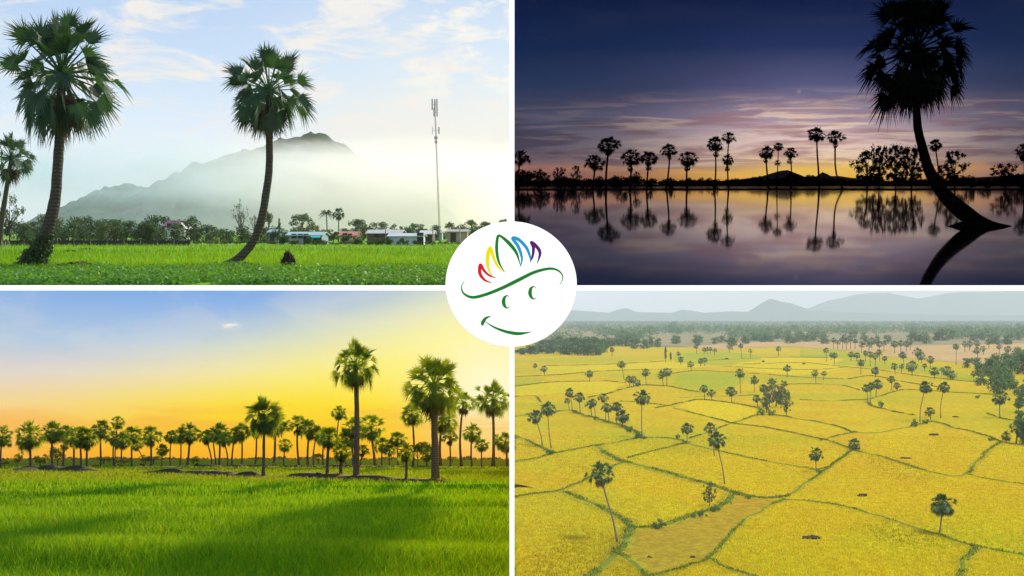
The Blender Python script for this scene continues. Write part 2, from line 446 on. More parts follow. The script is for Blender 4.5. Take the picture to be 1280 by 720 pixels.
# sunset: blue upper left, gold at the right
def fin_bl(t, c, az, el):
    dx = t.m('DIVIDE', t.m('SUBTRACT', az, A(612)), 2.3); dy = t.m('DIVIDE', t.m('SUBTRACT', el, BL.el(486)), 1.9)
    g = t.m('EXPONENT', t.m('MULTIPLY', t.m('ADD', t.m('MULTIPLY', dx, dx), t.m('MULTIPLY', dy, dy)), -1.))
    c = t.mix(t.m('MULTIPLY', g, .85), c, lin((255, 254, 222)))
    n1 = t.noise(t.comb(t.m('MULTIPLY', az, .12), t.m('MULTIPLY', el, .9), 2.), 1.4, 5, .55, .5)
    band = t.m('MULTIPLY', t.mr(el, BL.el(560), BL.el(530)), t.mr(el, BL.el(490), BL.el(520)))
    c = t.mix(t.m('MULTIPLY', t.mr(n1, .45, .65), t.m('MULTIPLY', band, .55)), c, lin((250, 176, 60)))
    v3 = t.comb(t.m('MULTIPLY', az, .14), t.m('MULTIPLY', el, .5), 9.)
    n3 = t.noise(t.mapping(v3, rot=(0, 0, R_(16))), 1.3, 6, .6, .5)
    c = t.mix(t.m('MULTIPLY', t.mr(n3, .44, .66), t.mr(el, BL.el(500), BL.el(440), 0, .16)), c, lin((255, 244, 214)))
    ex = t.m('DIVIDE', t.m('SUBTRACT', az, A(286)), .30); ey = t.m('DIVIDE', t.m('SUBTRACT', el, BL.el(410)), .13)
    n2 = t.noise(t.comb(t.m('MULTIPLY', az, 2.), t.m('MULTIPLY', el, 5.)), 1., 4)
    cl = t.m('EXPONENT', t.m('MULTIPLY', t.m('ADD', t.m('MULTIPLY', ex, ex), t.m('MULTIPLY', ey, ey)), -1.))
    return t.mix(t.m('MULTIPLY', cl, t.mr(n2, .35, .6)), c, lin((255, 246, 226)))
sky(BL, -1, False, 3000,
    [(600, (236, 150, 96)), (575, (246, 172, 112)), (540, (252, 190, 124)), (505, (246, 214, 160)), (470, (226, 216, 206)), (430, (176, 202, 230)), (362, (112, 168, 236))],
    [(600, (252, 176, 10)), (575, (255, 172, 8)), (540, (255, 204, 10)), (505, (255, 226, 40)), (470, (255, 240, 110)), (430, (255, 246, 150)), (362, (255, 251, 184))],
    lambda t, az, el: t.mr(t.m('SUBTRACT', t.m('SUBTRACT', az, A(0)), t.m('MULTIPLY', t.m('SUBTRACT', el, BL.el(500)), 2.9)), -3.0, 11.5), fin_bl, 12.)

# valley: even pale haze
def fin_br(t, c, az, el):
    n1 = t.noise(t.comb(t.m('MULTIPLY', az, .1), t.m('MULTIPLY', el, .8), 2.), 1.4, 4, .55, .5)
    return t.mix(t.mr(n1, .4, .7, 0, .25), c, lin((255, 250, 246)))
sky(BR, 1, False, 24000,
    [(420, (240, 236, 238)), (395, (250, 246, 244)), (362, (255, 250, 247))],
    [(420, (244, 238, 238)), (395, (252, 246, 244)), (362, (255, 249, 246))],
    lambda t, az, el: t.mr(az, 0, 14), fin_br)

# ------------------------------------------------------------------ white divider and round sign
m_white = mat_plain('white_paint', (.88, .88, .88), .55, .012, 2., .3, 0, .03)
YD = 16.5; KD = YD/3
def pxm(px, py, y): return Vector(((px-640)/F*y, y, (360-py)/F*y))
def bar(name, x0, y0, x1, y1, parent):
    a, b = pxm(x0, y0, YD), pxm(x1, y1, YD)
    mb = MB(); mb.box(((a.x+b.x)/2, 0, (a.z+b.z)/2), (abs(b.x-a.x), .05*KD, abs(b.z-a.z)))
    me = mb.done(name, m_white); o = put(name, me, DISP, parent=parent)
    bv = o.modifiers.new('bevel', 'BEVEL'); bv.width = .0006*KD; bv.segments = 2
    return o
div = bpy.data.objects.new('white_divider', None); link(div, DISP); div.location = (0, YD+.025*KD, 0)
tag(div, 'thin white cross of two bars separating the four landscapes', 'divider')
bar('crossbar', -60, 356.6, 1340, 363.2, div)
bar('upright_bar', 636.9, -60, 643.1, 356.6, div); bar('upright_bar', 636.9, 363.2, 643.1, 745, div)

ys = YD-.0065*KD
sg = bpy.data.objects.new('round_sign', None); link(sg, DISP); sg.location = pxm(639, 355.2, ys)
tag(sg, 'round white sign with a smiling hat face where the divider bars cross', 'sign')
def disc():
    V, Fc = [], []; n = 96; rx, rz = 82.2/F*ys, 78.6/F*ys
    prof = [(.0, .0), (.985, 0.), (.997, .0006*KD), (1., .002*KD), (1., .006*KD), (0, .006*KD)]
    V.append((0, 0, 0))
    for f, y in prof[1:-1]:
        V += [(rx*f*math.cos(2*math.pi*k/n), y, rz*f*math.sin(2*math.pi*k/n)) for k in range(n)]
    V.append((0, .006*KD, 0))
    for k in range(n): Fc.append((0, 1+k, 1+(k+1) % n))
    for r in range(3):
        for k in range(n): a = 1+r*n+k; b = 1+r*n+(k+1) % n; Fc.append((a, a+n, b+n, b))
    for k in range(n): Fc.append((len(V)-1, 1+3*n+(k+1) % n, 1+3*n+k))
    return mesh('disc', V, Fc, m_white)
put('disc', disc(), DISP, parent=sg)
def stroke(name, pts, col, closed=False):
    m = bpy.data.materials.get('paint_'+str(col)) or mat_plain('paint_'+str(col), tuple(v*.62 for v in lin(col)), .95, .03, 4, 0., 0, .0)
    P = [Vector((550+x/4.233-639, -(270+y/4.235-355.2), 0))*(ys/F) for x, y, w in pts]
    wv = [Vector((w, 0, 0)) for _, _, w in pts]; n = 10*len(pts)
    Q = smooth_path(P, n); Wd = [max(1.2, v.x*(1.4 if name == 'petal_stroke' else 1.2))/4.234*ys/F/2 for v in smooth_path(wv, n)]
    V, Fc = [], []
    for i, q in enumerate(Q):
        d = (Q[min(i+1, n)]-Q[max(i-1, 0)]).normalized(); s = Vector((-d.y, d.x, 0))*Wd[i]
        for y in (-.0016*KD, -.0002*KD):
            for sg_ in (1, -1): p = q+s*sg_; V.append((p.x, y-i*4e-5, p.y))
    for i in range(n):
        a, b = 4*i, 4*i+4
        Fc += [(a, b, b+1, a+1), (a, a+2, b+2, b), (a+1, b+1, b+3, a+3), (a+2, a+3, b+3, b+2)]
    Fc += [(0, 1, 3, 2), (4*n, 4*n+2, 4*n+3, 4*n+1)]
    return put(name, mesh(name, V, Fc, m), DISP, parent=sg)
GRN = (40, 135, 52)
tag(stroke('petal_stroke', [(275,355,2),(236,338,9),(211,303,13),(214,259,13),(234,290,10),(262,315,8),(297,327,2)], (232, 38, 44)), 'red petal stroke')
tag(stroke('petal_stroke', [(276,322,3),(254,270,11),(252,212,15),(266,170,14),(282,215,12),(305,265,9),(337,298,2)], (255, 238, 20)), 'yellow petal stroke')
tag(stroke('petal_stroke', [(343,299,2),(312,245,9),(300,180,12),(304,116,11),(318,105,9),(364,143,14),(404,195,11),(425,262,2)], GRN), 'green petal stroke')
tag(stroke('petal_stroke', [(426,268,3),(433,222,9),(414,162,13),(384,118,12),(415,124,13),(456,166,12),(476,214,9),(478,242,2)], (48, 160, 220)), 'blue petal stroke')
tag(stroke('petal_stroke', [(475,248,2),(490,212,9),(494,165,13),(483,139,12),(510,160,13),(529,196,12),(514,252,2)], (98, 42, 122)), 'purple petal stroke')
stroke('hat_brim', [(130,342,2),(114,375,5),(126,410,9),(172,430,13),(242,415,14),(330,380,15),(412,340,16),(500,297,14),(582,278,11),(630,292,8),(650,326,5),(632,366,2)], GRN)
for dx, dy in ((0, 0), (140, -48)):
    stroke('eye', [(369+dx,432+dy,2),(356+dx,421+dy,5),(341+dx,432+dy,13),(336+dx,455+dy,17),(343+dx,477+dy,13),(357+dx,487+dy,5),(369+dx,478+dy,2)], GRN)
stroke('smile', [(240,560,3),(290,590,9),(350,612,13),(408,622,15),(450,619,9),(484,612,2)], GRN)
stroke('smile_dimple', [(224,580,9),(226,564,16),(242,541,12),(269,529,3)], GRN)
# ------------------------------------------------------------------ shared plant stock
m_bark = mat_bark('palm_bark', (.075, .062, .05))
m_bark2 = mat_bark('tree_bark', (.09, .075, .058), 3.)
m_barkpale = mat_bark('pale_palm_bark', (.17, .145, .115))
m_barkbl = mat_bark('warm_palm_bark', (.13, .10, .075))
m_barkdark = mat_bark('silhouette_palm_bark', (.03, .022, .022))  # palm bark coloured near black, dusk silhouette put into the colour
m_fan_tl = mat_leaf('palm_leaf_morning', (.032, .075, .034), (.06, .13, .02), .28)
m_fan_tr = mat_leaf('palm_leaf_dusk', (.02, .028, .02), (.02, .03, .01), .1, .6, .2)  # palm leaf darkened in its colour to read as a silhouette
m_fan_bl = mat_leaf('palm_leaf_sunset', (.045, .105, .014), (.34, .42, .016), .52)
m_fan_br = mat_leaf('palm_leaf_valley', (.036, .092, .026), (.06, .11, .02), .22)
m_dead = mat_leaf('dry_palm_leaf', (.12, .085, .05), (.12, .07, .03), .2, .8, .1)
m_lf_tl = mat_leaf('tree_leaf_morning', (.040, .085, .035), (.09, .15, .02), .3, .6)
m_lf_tly = mat_leaf('tree_leaf_yellowish', (.12, .15, .03), (.2, .22, .03), .3, .6)
m_lf_tr = mat_leaf('tree_leaf_dusk', (.024, .03, .022), (.03, .03, .01), .15, .7, .1)  # tree leaf with the dusk shade in its base colour
m_lf_bl = mat_leaf('tree_leaf_sunset', (.08, .13, .015), (.28, .28, .015), .5, .6)
m_lf_br = mat_leaf('tree_leaf_valley', (.055, .135, .042), (.09, .16, .03), .25, .6)
m_lf_brp = mat_leaf('tree_leaf_pale', (.085, .14, .045), (.12, .17, .04), .25, .6)

CROWNS = {}
def crowns(key):
    if key not in CROWNS:
        w, lod = key
        mt = {'tl': m_fan_tl, 'tr': m_fan_tr, 'bl': m_fan_bl, 'br': m_fan_br}[w]
        n, seg = {'hi': (60, 30), 'mid': (54, 18), 'lo': (46, 12)}[lod]; n += 8*(w in ('bl', 'tr'))
        CROWNS[key] = [make_crown(100+i*7+len(w+lod), n-(0, 8, 4, 16, 2, 22, 6)[i]*(1 if i else 1), seg, mt, low=(-62, -46, -55, -38, -58, -30, -66)[i % 7], lp=(.62, .64, .6, .62, .58)[i % 5], lb=(.40, .38, .43, .40, .42)[i % 5]) for i in range(7)]
    return CROWNS[key]
DEADS = {lod: [make_dead(31+i, n, s, m_dead) for i in range(3)] for lod, n, s in (('hi', 12, 26), ('mid', 9, 16), ('lo', 6, 9))}

class Ord:  # running ordinals for the members of a row
    W = 'first second third fourth fifth sixth seventh eighth ninth tenth eleventh twelfth thirteenth fourteenth fifteenth sixteenth seventeenth eighteenth nineteenth twentieth'.split()
def ordinal(i):
    if i < 20: return Ord.W[i]
    tens = {2: 'twenty', 3: 'thirty', 4: 'forty', 5: 'fifty', 6: 'sixty', 7: 'seventy', 8: 'eighty', 9: 'ninety'}[(i+1)//10]
    u = (i+1) % 10
    return {'twenty': 'twentieth', 'thirty': 'thirtieth', 'forty': 'fortieth', 'fifty': 'fiftieth', 'sixty': 'sixtieth', 'seventy': 'seventieth', 'eighty': 'eightieth', 'ninety': 'ninetieth'}[tens] if u == 0 else tens+'-'+Ord.W[u-1]

PR = random.Random(5)
def palm(W, cx, cy_, r, bx, by, key, label, group=None, path=None, tw=.075, dead=True, squash=1., bark=None, var=None, base_flare=1.7, Y=None, sides=9, cat='palm', fan=1.0):
    """sugar palm: crown centre (cx, cy_) and radius r, foot (bx, by), all read off the photograph and set on the ground"""
    lod = key[1]
    b = W.g(bx, by) if Y is None else Vector((W.at(bx, by, Y).x, Y, 0))
    top = W.at(cx, cy_, b.y); R = r*b.y/F
    root = bpy.data.objects.new('sugar_palm', None); link(root, W); root.matrix_world = W.mat @ Matrix.Translation(b)
    tag(root, label, cat, group)
    if path:
        P = smooth_path([W.at(px, py, b.y)-b for px, py, w in path], 22)
        Wd = [v.x*b.y/F/2 for v in smooth_path([Vector((w, 0, 0)) for px, py, w in path], 22)]
    else:
        t = top-b; H = t.length
        side = Vector((PR.uniform(-.05, .05), PR.uniform(-.05, .05), 0))*H
        dy = PR.uniform(-.03, .03)*H
        P = smooth_path([(0, 0, -.15), Vector((t.x*.18, dy*.3, t.z*.33))+side*.6, Vector((t.x*.62, dy, t.z*.68))+side*.5, t-Vector((0, 0, R*.1))], 10)
        w0 = tw*R
        Wd = [w0*(base_flare if i == 0 else 1.18 if i == 1 else 1.08-.35*i/10) for i in range(11)]
    mb = MB(); mb.tube(P, Wd, sides)
    if lod != 'lo':
        rr = random.Random(int(cx*7+cy_))
        mb.V = [(v[0]+rr.uniform(-1, 1)*Wd[-1]*.10, v[1]+rr.uniform(-1, 1)*Wd[-1]*.10, v[2]) for v in mb.V]
    put('trunk', mb.done('trunk', bark or {'bl': m_barkbl, 'br': m_barkpale}.get(key[0], m_bark), True), W, parent=root)
    cs = crowns(key); i = PR.randrange(7) if var is None else var
    head = P[-1]+Vector((0, 0, R*(.02 if path else .08)))
    cw = put('crown', cs[i], W, head, PR.uniform(0, 6.28), (R*fan*PR.uniform(.94, 1.06), R*fan*PR.uniform(.94, 1.06), R*squash*PR.uniform(.92, 1.1)), parent=root)
    cw.matrix_basis = cw.matrix_basis @ Matrix.Rotation(PR.uniform(-.16, .16), 4, 'X') @ Matrix.Rotation(PR.uniform(-.16, .16), 4, 'Y')
    if dead and r > 4: put('dead_fronds', DEADS[lod][PR.randrange(3)], W, head-Vector((0, 0, R*.1)), PR.uniform(0, 6.28), R*.92, parent=root)
    return root

TREES = {}
def tree_stock(shape, mt, n, size, k=3):
    key = (shape, mt.name, n)
    if key not in TREES: TREES[key] = [tree_meshes(11+i*5+n, shape, n, size, mt, m_bark2) for i in range(k)]
    return TREES[key]
def tree(W, px, top, base, w, shape, mt, label, group=None, n=900, size=.03, Y=None, name=None, base_y=None):
    """broadleaf tree between pixel rows top and base, w pixels wide; Y: depth, else where its foot meets the ground"""
    b = W.g(px, base) if Y is None else Vector((W.at(px, base, Y).x, Y, 0))
    H = (base-top)*b.y/F if base_y is None else W.at(px, top, b.y).z
    wd = w*b.y/F
    st = tree_stock(shape, mt, n, size); cr, tr = st[PR.randrange(len(st))]
    if tr is None:
        o = put(name or 'shrub', cr, W, b, PR.uniform(0, 6.28), (wd/1.5, wd/1.5, H)); return tag(o, label, 'shrub', group)
    root = bpy.data.objects.new(name or 'broadleaf_tree', None); link(root, W)
    root.matrix_world = W.mat @ Matrix.Translation(b) @ Matrix.Rotation(PR.uniform(0, 6.28), 4, 'Z')
    tag(root, label, 'tree', group)
    put('trunk', tr, W, parent=root, sc=(wd, wd, H)); put('crown', cr, W, parent=root, sc=(wd, wd, H))
    return root

def ground(W, name, pts, mat, z=0., kind='structure', nx=1):
    V = [(p[0], p[1], z) for p in pts]
    o = put(name, mesh(name, V, [tuple(range(len(V)))], mat), W)
    return tag(o, kind=kind)

def scatter(W, rng, n, px0, px1, py0, py1):
    """ground points for small plants, thinning with distance"""
    u = rng.uniform(px0, px1, n); v = rng.uniform(py0, py1, n)
    dx = (u-640)/F; dz = (360-v)/F
    ca, sa = math.cos(W.a), math.sin(W.a)
    y = ca + dz*sa; z = -sa + dz*ca
    k = -W.h/z
    return dx*k, y*k

def blades(W, name, rng, X, Y, hgt, wid, mat, lean=.35, z0=0., tint=(.7, 1.3), per=1, dry=0., hue=None):
    X = np.repeat(X, per); Y = np.repeat(Y, per); n = len(X)
    if per > 1: X = X+rng.normal(0, .05, n)*np.repeat(1, n); Y = Y+rng.normal(0, .08, n)
    h = hgt*rng.uniform(.6, 1.25, n); a = rng.uniform(0, 6.283, n); w = np.maximum(wid*rng.uniform(.7, 1.3, n), .42*Y/F)
    lx, ly = rng.normal(0, lean, n)*h, rng.normal(0, lean, n)*h
    ux, uy = np.cos(a)*w, np.sin(a)*w
    z = np.repeat(z0, per) if hasattr(z0, '__len__') else np.full(n, z0)
    P = np.stack([np.stack([X-ux, Y-uy, z], 1), np.stack([X+ux, Y+uy, z], 1),
                  np.stack([X+lx*.4+ux*.7, Y+ly*.4+uy*.7, z+h*.6], 1), np.stack([X+lx, Y+ly, z+h], 1),
                  np.stack([X+lx*.4-ux*.7, Y+ly*.4-uy*.7, z+h*.6], 1)], 1).reshape(-1, 3)
    b = np.arange(n)[:, None]*5
    T = np.concatenate([b+np.array([[0, 1, 2]]), b+np.array([[0, 2, 4]]), b+np.array([[4, 2, 3]])], 0)
    ti = rng.uniform(tint[0], tint[1], n)[:, None]*np.ones(3)
    if dry: ti[rng.random(n) < dry] *= np.array((1.9, .95, 1.2))
    if hue is not None: ti *= hue
    ti = np.repeat(ti, 5, 0)
    o = put(name, mesh(name, P, T, mat, tint=ti), W)
    return tag(o, kind='stuff')

def ridge(W, name, prof, Y, depth_f, depth_b, mat, amp, nfreq, nx=150, ny=26, base=-3., kind='structure', label=None):
    """hill range whose crest follows prof [(px, py)] at depth Y, falling to the ground before and behind"""
    prof = sorted(prof); xs = [p[0] for p in prof]; yz = [p[1] for p in prof]
    V = []
    for i in range(nx+1):
        px = xs[0]+(xs[-1]-xs[0])*i/nx; py = float(np.interp(px, xs, yz)); top = W.at(px, py, Y)
        for j in range(ny+1):
            f = j/ny*2-1
            y = Y+(f*depth_f if f < 0 else f*depth_b); x = top.x + (0 if abs(f) < .01 else 0)
            sh = (1-abs(f))**1.0; sh = sh*sh*(3-2*sh)*.45+sh*.55
            q = Vector((x*nfreq, y*nfreq, 3.))
            nz = mnoise.fractal(q, .9, 2.1, 5)*amp*(top.z*.5+abs(amp))*.02*min(1, 3*(1-abs(f)))*(.25 if abs(f) < .04 else 1)
            rid = (mnoise.noise(Vector((x*nfreq*.5, 7., 1.)))*.28)*top.z*(1-abs(f))*abs(f)*2
            V.append((x, y, max(base, top.z*sh+base*(1-sh)+nz+rid)))
    Fc = []
    for i in range(nx):
        for j in range(ny):
            a = i*(ny+1)+j; Fc.append((a, a+ny+1, a+ny+2, a+1))
    o = put(name, mesh(name, V, Fc, mat, True), W)
    return tag(o, label, kind=kind)

def frustum(W, name, px0, px1, py0, py1, Y0, Y1, mat, kind='stuff'):
    """closed box of air that widens with distance and stays inside its own compartment"""
    V = []
    for Y in (Y0, Y1):
        for px, py in ((px0, py1), (px1, py1), (px1, py0), (px0, py0)):
            d = W.ray(px, py); k = Y/d.y; V.append((d.x*k, Y, W.h+d.z*k))
    o = put(name, mesh(name, V, [(0, 1, 2, 3), (7, 6, 5, 4), (0, 4, 5, 1), (1, 5, 6, 2), (2, 6, 7, 3), (3, 7, 4, 0)], mat), W)
    return tag(o, kind=kind)

def air(name, col, dens, aniso=0.):
    m, t = new_mat(name)
    v = t.n('ShaderNodeVolumePrincipled'); t.put(v.inputs['Color'], col); v.inputs['Density'].default_value = dens
    v.inputs['Anisotropy'].default_value = aniso
    t.out(None, v.outputs[0]); return m
# ================================================================== MORNING FIELD (upper left)
W = TL; rg = np.random.default_rng(1)
def mat_field_tl():
    m, t = new_mat('rice_field_morning'); o = t.obj()
    n1 = t.noise(t.mapping(o, (.035, .10, 1)), 1., 5, .6, .3); n2 = t.noise(t.mapping(o, (.6, .25, 1)), 3., 4)
    c = t.ramp(n1, [(.34, (.06, .22, .010)), (.5, (.16, .36, .012)), (.66, (.28, .42, .014))])
    c = t.mix(t.mr(n2, .35, .7, 0, .5), c, (.10, .22, .012))
    t.out(t.bsdf(c, .9, t.bump(n2, .6, .1), .1)); return m
m_field = mat_field_tl()
xr = lambda y: -(1.7/F)*y
near = W.g(600, 357.6).y
ground(W, 'ground', [(xr(near), near), (xr(2990), 2990), (-2600, 2990), (-600, near)], m_field)
# rice and the leafy crop in front of it
m_rice = mat_leaf('rice_leaf_morning', (.15, .36, .010), (.28, .45, .010), .38, .7, .1)
X, Y = scatter(W, rg, 26000, -30, 638, 307, 342)
q = np.array([mnoise.noise(Vector((x*.03, y*.035, 2.)))+.6*mnoise.noise(Vector((x*.12, y*.10, 5.))) for x, y in zip(X, Y)])
blades(W, 'grass', rg, X, Y, .42, .012, m_rice, .3, 0, (.65, 1.25), 1, .04, np.stack([1+.45*q, 1+.28*q, np.ones(len(q))], 1))
m_crop = mat_leaf('crop_leaf', (.085, .25, .022), (.20, .40, .02), .36, .5, .3)
X, Y = scatter(W, rg, 9000, -20, 640, 337, 358)
keep = (mn := np.array([mnoise.noise(Vector((x*.35, y*.12, 0))) for x, y in zip(X, Y)])) > -.55+.9*np.clip((80-Y)/-14+.4, 0, 1)*.8
X, Y, mn = X[keep], Y[keep], mn[keep]
n = len(X); k = 7
B = np.stack([np.repeat(X, k)+rg.normal(0, .16, n*k), np.repeat(Y, k)+rg.normal(0, .2, n*k), np.abs(rg.normal(.16, .1, n*k))+.08*np.repeat(np.maximum(mn, 0), k)*3], 1)
nm = rg.normal(size=(n*k, 3))*.55+np.array((0, 0, 1.)); nm /= np.linalg.norm(nm, axis=1)[:, None]
u = np.cross(nm, rg.normal(size=(n*k, 3))); u /= np.linalg.norm(u, axis=1)[:, None]; v = np.cross(nm, u)
s = rg.uniform(.05, .11, (n*k, 1))
P = np.stack([B-u*s, B-v*s*.7, B+u*s, B+v*s*.7], 1).reshape(-1, 3)
tag(put('crop', mesh('crop', P, np.arange(4*n*k).reshape(-1, 4), m_crop, tint=np.repeat(rg.uniform(.6, 1.3, n*k), 4)), W), kind='stuff')

# hill and its lower shoulder behind, the mist lying in front
def mat_hill(name, a, b, rock):
    m, t = new_mat(name); o = t.obj()
    n1 = t.noise(o, .02, 6, .65); n2 = t.noise(o, .09, 5, .7)
    c = t.mix(t.mr(n2, .35, .65), a, b); c = t.mix(t.mr(n1, .56, .66, 0, .75), c, rock)
    t.out(t.bsdf(c, .95, t.bump(n2, .9, 6.), .05)); return m
m_hill = mat_hill('hill_forest', (.014, .038, .022), (.05, .085, .03), (.17, .145, .11))
ridge(W, 'hill', [(96, 287), (106, 264), (116, 251), (130, 243), (141, 232), (150, 234), (163, 229), (175, 236), (190, 236), (206, 226), (222, 219), (244, 207), (262, 203), (290, 192), (312, 187), (330, 182), (352, 177), (368, 173), (380, 168), (392, 167), (404, 165), (412, 170), (420, 179), (432, 187), (448, 196), (468, 206), (490, 222), (505, 236), (530, 246), (556, 258), (575, 276), (582, 289)], 1900, 420, 380, m_hill, 9, .034, 280, 44)

frustum(W, 'haze', -160, 638.2, -40, 358, 20, 2960, air('morning_haze', (.97, .95, 1.), .00005, .4))
def mat_mist():
    m, t = new_mat('mist'); o = t.obj(); x, y, z = t.sep(o)
    n1 = t.noise(t.mapping(o, (.0042, .0022, .016), loc=(2.3, 0, 0)), 1., 4, .55, .6)
    h = t.m('ADD', z, t.m('MULTIPLY', t.m('SUBTRACT', n1, .5), 50.))
    f = t.m('MULTIPLY', t.mr(h, 22, 54, .26, 1.), t.mr(h, 60, 88, 1., 0.))
    n2 = t.noise(t.mapping(o, (.010, .006, .03), loc=(7, 1, 3)), 1., 4, .6, .8)
    f = t.m('MULTIPLY', t.m('MULTIPLY', f, t.mr(n2, .38, .6, .35, 1.35)), t.mr(x, -430, -120, .55, 1.25))
    low = t.m('MULTIPLY', t.mr(x, -330, -60, 0., 1.0), t.mr(z, 30, 80, .75, 0.))
    f = t.m('ADD', f, low)
    v = t.n('ShaderNodeVolumePrincipled'); t.put(v.inputs['Color'], t.mix(t.mr(x, -420, -130), (.72, .86, 1.), (1., .975, .96))); v.inputs['Anisotropy'].default_value = .5  # shade and sun put into the mist colour: blue left, warm right
    t.put(v.inputs['Density'], t.m('MULTIPLY', f, .0075)); t.out(None, v.outputs[0]); return m
mb = MB(); mb.box((-480, 1330, 58), (958, 340, 120))
o = put('mist', mb.done('mist', mat_mist()), W); tag(o, kind='stuff')

# the three sugar palms of the foreground
GP = 'sugar palms standing in the rice field'
palm(W, 79, 108, 84, 42, 336, ('tl', 'hi'), 'tallest bushy sugar palm with ivy climbing its swollen leaning foot', path=[(38, 338, 24), (46, 322, 20), (56, 298, 17), (65, 268, 15), (70, 240, 13.5), (72, 205, 12.5), (75, 165, 12), (77, 94, 10)], squash=1., var=0, sides=14, fan=1.)
palm(W, 337, 114, 64, 288, 333, ('tl', 'hi'), 'sugar palm with round crown and slender trunk curving out over the field', path=[(283, 334, 17), (292, 328, 12), (304, 318, 11), (318, 299, 10), (327, 274, 10), (333, 238, 9.5), (337, 200, 9), (336, 114, 8)], squash=1., var=2, sides=14, fan=1.)
palm(W, 14, 198, 37, 0, 309, ('tl', 'mid'), 'smaller yellowish sugar palm cut by the left edge beside the ivy clad palm', path=[(-1, 309, 10), (0, 290, 8), (6, 250, 6), (14, 198, 5)], var=1)
# ivy on the tall palm's foot
foot = W.g(42, 336); pts = smooth_path([W.at(px, py, foot.y) for px, py in ((37, 336), (46, 320), (54, 304), (58, 294))], 12)
B = [(p.x, p.y, p.z, .84-.04*i+.14*PR.random()) for i, p in enumerate(pts)] + [(pts[0].x+d, pts[0].y, .15, .35) for d in (-.7, -.35, .5, .9)]
V, Fc, C = leaf_cloud(5, B, 4200, .085, 1., .75)
V[:, 2] = np.maximum(V[:, 2], .01)
tag(put('ivy', mesh('ivy', V, Fc, mat_leaf('ivy_leaf', (.035, .075, .018), (.08, .14, .02), .25), tint=C), W), 'dark green ivy wrapped round the foot of the tallest palm', 'ivy')
# the double palms far off over the sheds
palm(W, 423, 267, 9.5, 423, 302, ('tl', 'mid'), 'round headed sugar palm rising behind the village sheds', base_flare=1.3, var=3)
def coconut(W, cx, cy_, r, bx, by, label):
    rng = random.Random(4); b = W.g(bx, by); top = W.at(cx, cy_, b.y)-b; R = r*b.y/F
    root = bpy.data.objects.new('coconut_palm', None); link(root, W); root.matrix_world = W.mat @ Matrix.Translation(b); tag(root, label, 'palm')
    mb = MB(); P = smooth_path([(0, 0, -.1), (top.x*.2, 0, top.z*.5), top], 8); mb.tube(P, [R*.07]*9, 7); put('trunk', mb.done('trunk', m_bark, True), W, parent=root)
    V, T, C = [], [], []
    for i in range(20):
        ph = i*2.4; e = R_(70-95*(i/19)); L = R*rng.uniform(.9, 1.15); ti = rng.uniform(.7, 1.3)
        for s in range(14):
            f0 = s/14; c = Vector((math.cos(ph)*math.cos(e)*L*f0, math.sin(ph)*math.cos(e)*L*f0, math.sin(e)*L*f0-.55*L*f0*f0))
            d = Vector((math.cos(ph), math.sin(ph), 0)); sd = Vector((-d.y, d.x, 0)); w = .34*R*math.sin(math.pi*min(1, f0*.85+.12))
            for q in (1, -1):
                k = len(V); tp = c+sd*q*w*.8+d*w*.45-Vector((0, 0, w*.75)); V += [c-d*R*.025, c+d*R*.035, tp]; T.append((k, k+1, k+2)); C += [ti]*3
    put('crown', mesh('coconut_crown', np.array(V), np.array(T), m_fan_tl, tint=np.array(C)), W, top, parent=root)
coconut(W, 408, 266, 10, 409, 302, 'feathery coconut palm beside the round headed sugar palm')

# tree belt behind the field
def belt(rows, shape, mt, label, group, n=800, size=.045):
    for i, (px, top, base, w) in enumerate(rows):
        tree(W, px, top, base, w, shape, mt, label.format(ordinal(i)), group, n, size)
belt([(12, 238, 306, 40), (-6, 250, 306, 34)], 'lacy', m_lf_tl, '{} of two tall dark feathery trees at the field edge beside the yellowish palm', 'tall trees by the dark wall', 1000, .03)
r0 = random.Random(9); xs = np.arange(26, 240, 10.5)
belt([(float(x+r0.uniform(-4, 4)), r0.uniform(272, 284), r0.uniform(302.2, 303.6), r0.uniform(24, 34)) for x in xs], 'dense', m_lf_tl, '{} dense dark tree along the dark wall from the ivy clad palm', 'trees behind the dark wall')
xs = np.arange(246, 340, 11.)
belt([(float(x+r0.uniform(-4, 4)), r0.uniform(279, 288), r0.uniform(302.5, 304), r0.uniform(20, 30)) for x in xs], 'dense', m_lf_tl, '{} low green tree between the dark wall and the blue grey house', 'trees past the dark wall')
xs = np.arange(40, 250, 17.)
belt([(float(x+r0.uniform(-6, 6)), r0.uniform(266, 275), 299., r0.uniform(26, 38)) for x in xs], 'dense', m_lf_tl, '{} hazy tree in the second row showing over the dark wall trees', 'second row of hazy trees')
tree(W, 301, 249, 300, 20, 'lacy', m_lf_tl, 'tall thin hazy tree standing alone near the curving palm', None, 700, .03, Y=W.g(0, 300).y)
tree(W, 318, 268, 302, 18, 'lacy', m_lf_tl, 'shorter thin tree half hidden by the curving palm trunk', None, 700, .03)
yel = [(349, 273, 303, 12, 'tall', 'slim yellow green tree at the end of the blue grey house'), (371, 280, 303.2, 20, 'round', 'yellow green round tree over the blue grey house roof'), (390, 278, 303, 20, 'round', 'dull green tree with yellow tips beside the coconut palm'), (400, 286, 302, 14, 'round', 'low yellowish tree under the coconut palm'), (455, 284, 305.2, 15, 'tall', 'upright olive tree in front of the long brown shed'), (417, 288, 305.2, 18, 'round', 'bushy dark tree below the round headed palm'), (432, 290, 305, 16, 'round', 'bushy dark tree by the small red roofed house'), (497, 277, 304, 26, 'round', 'dense round dark tree behind the white shed roof'), (529, 284, 303, 14, 'round', 'small dark tree behind the white shed gable end')]
for px, top, base, w, sh, lb in yel: tree(W, px, top, base, w, sh, m_lf_tly if 'yellow' in lb or 'olive' in lb else m_lf_tl, lb, None, 700, .045)
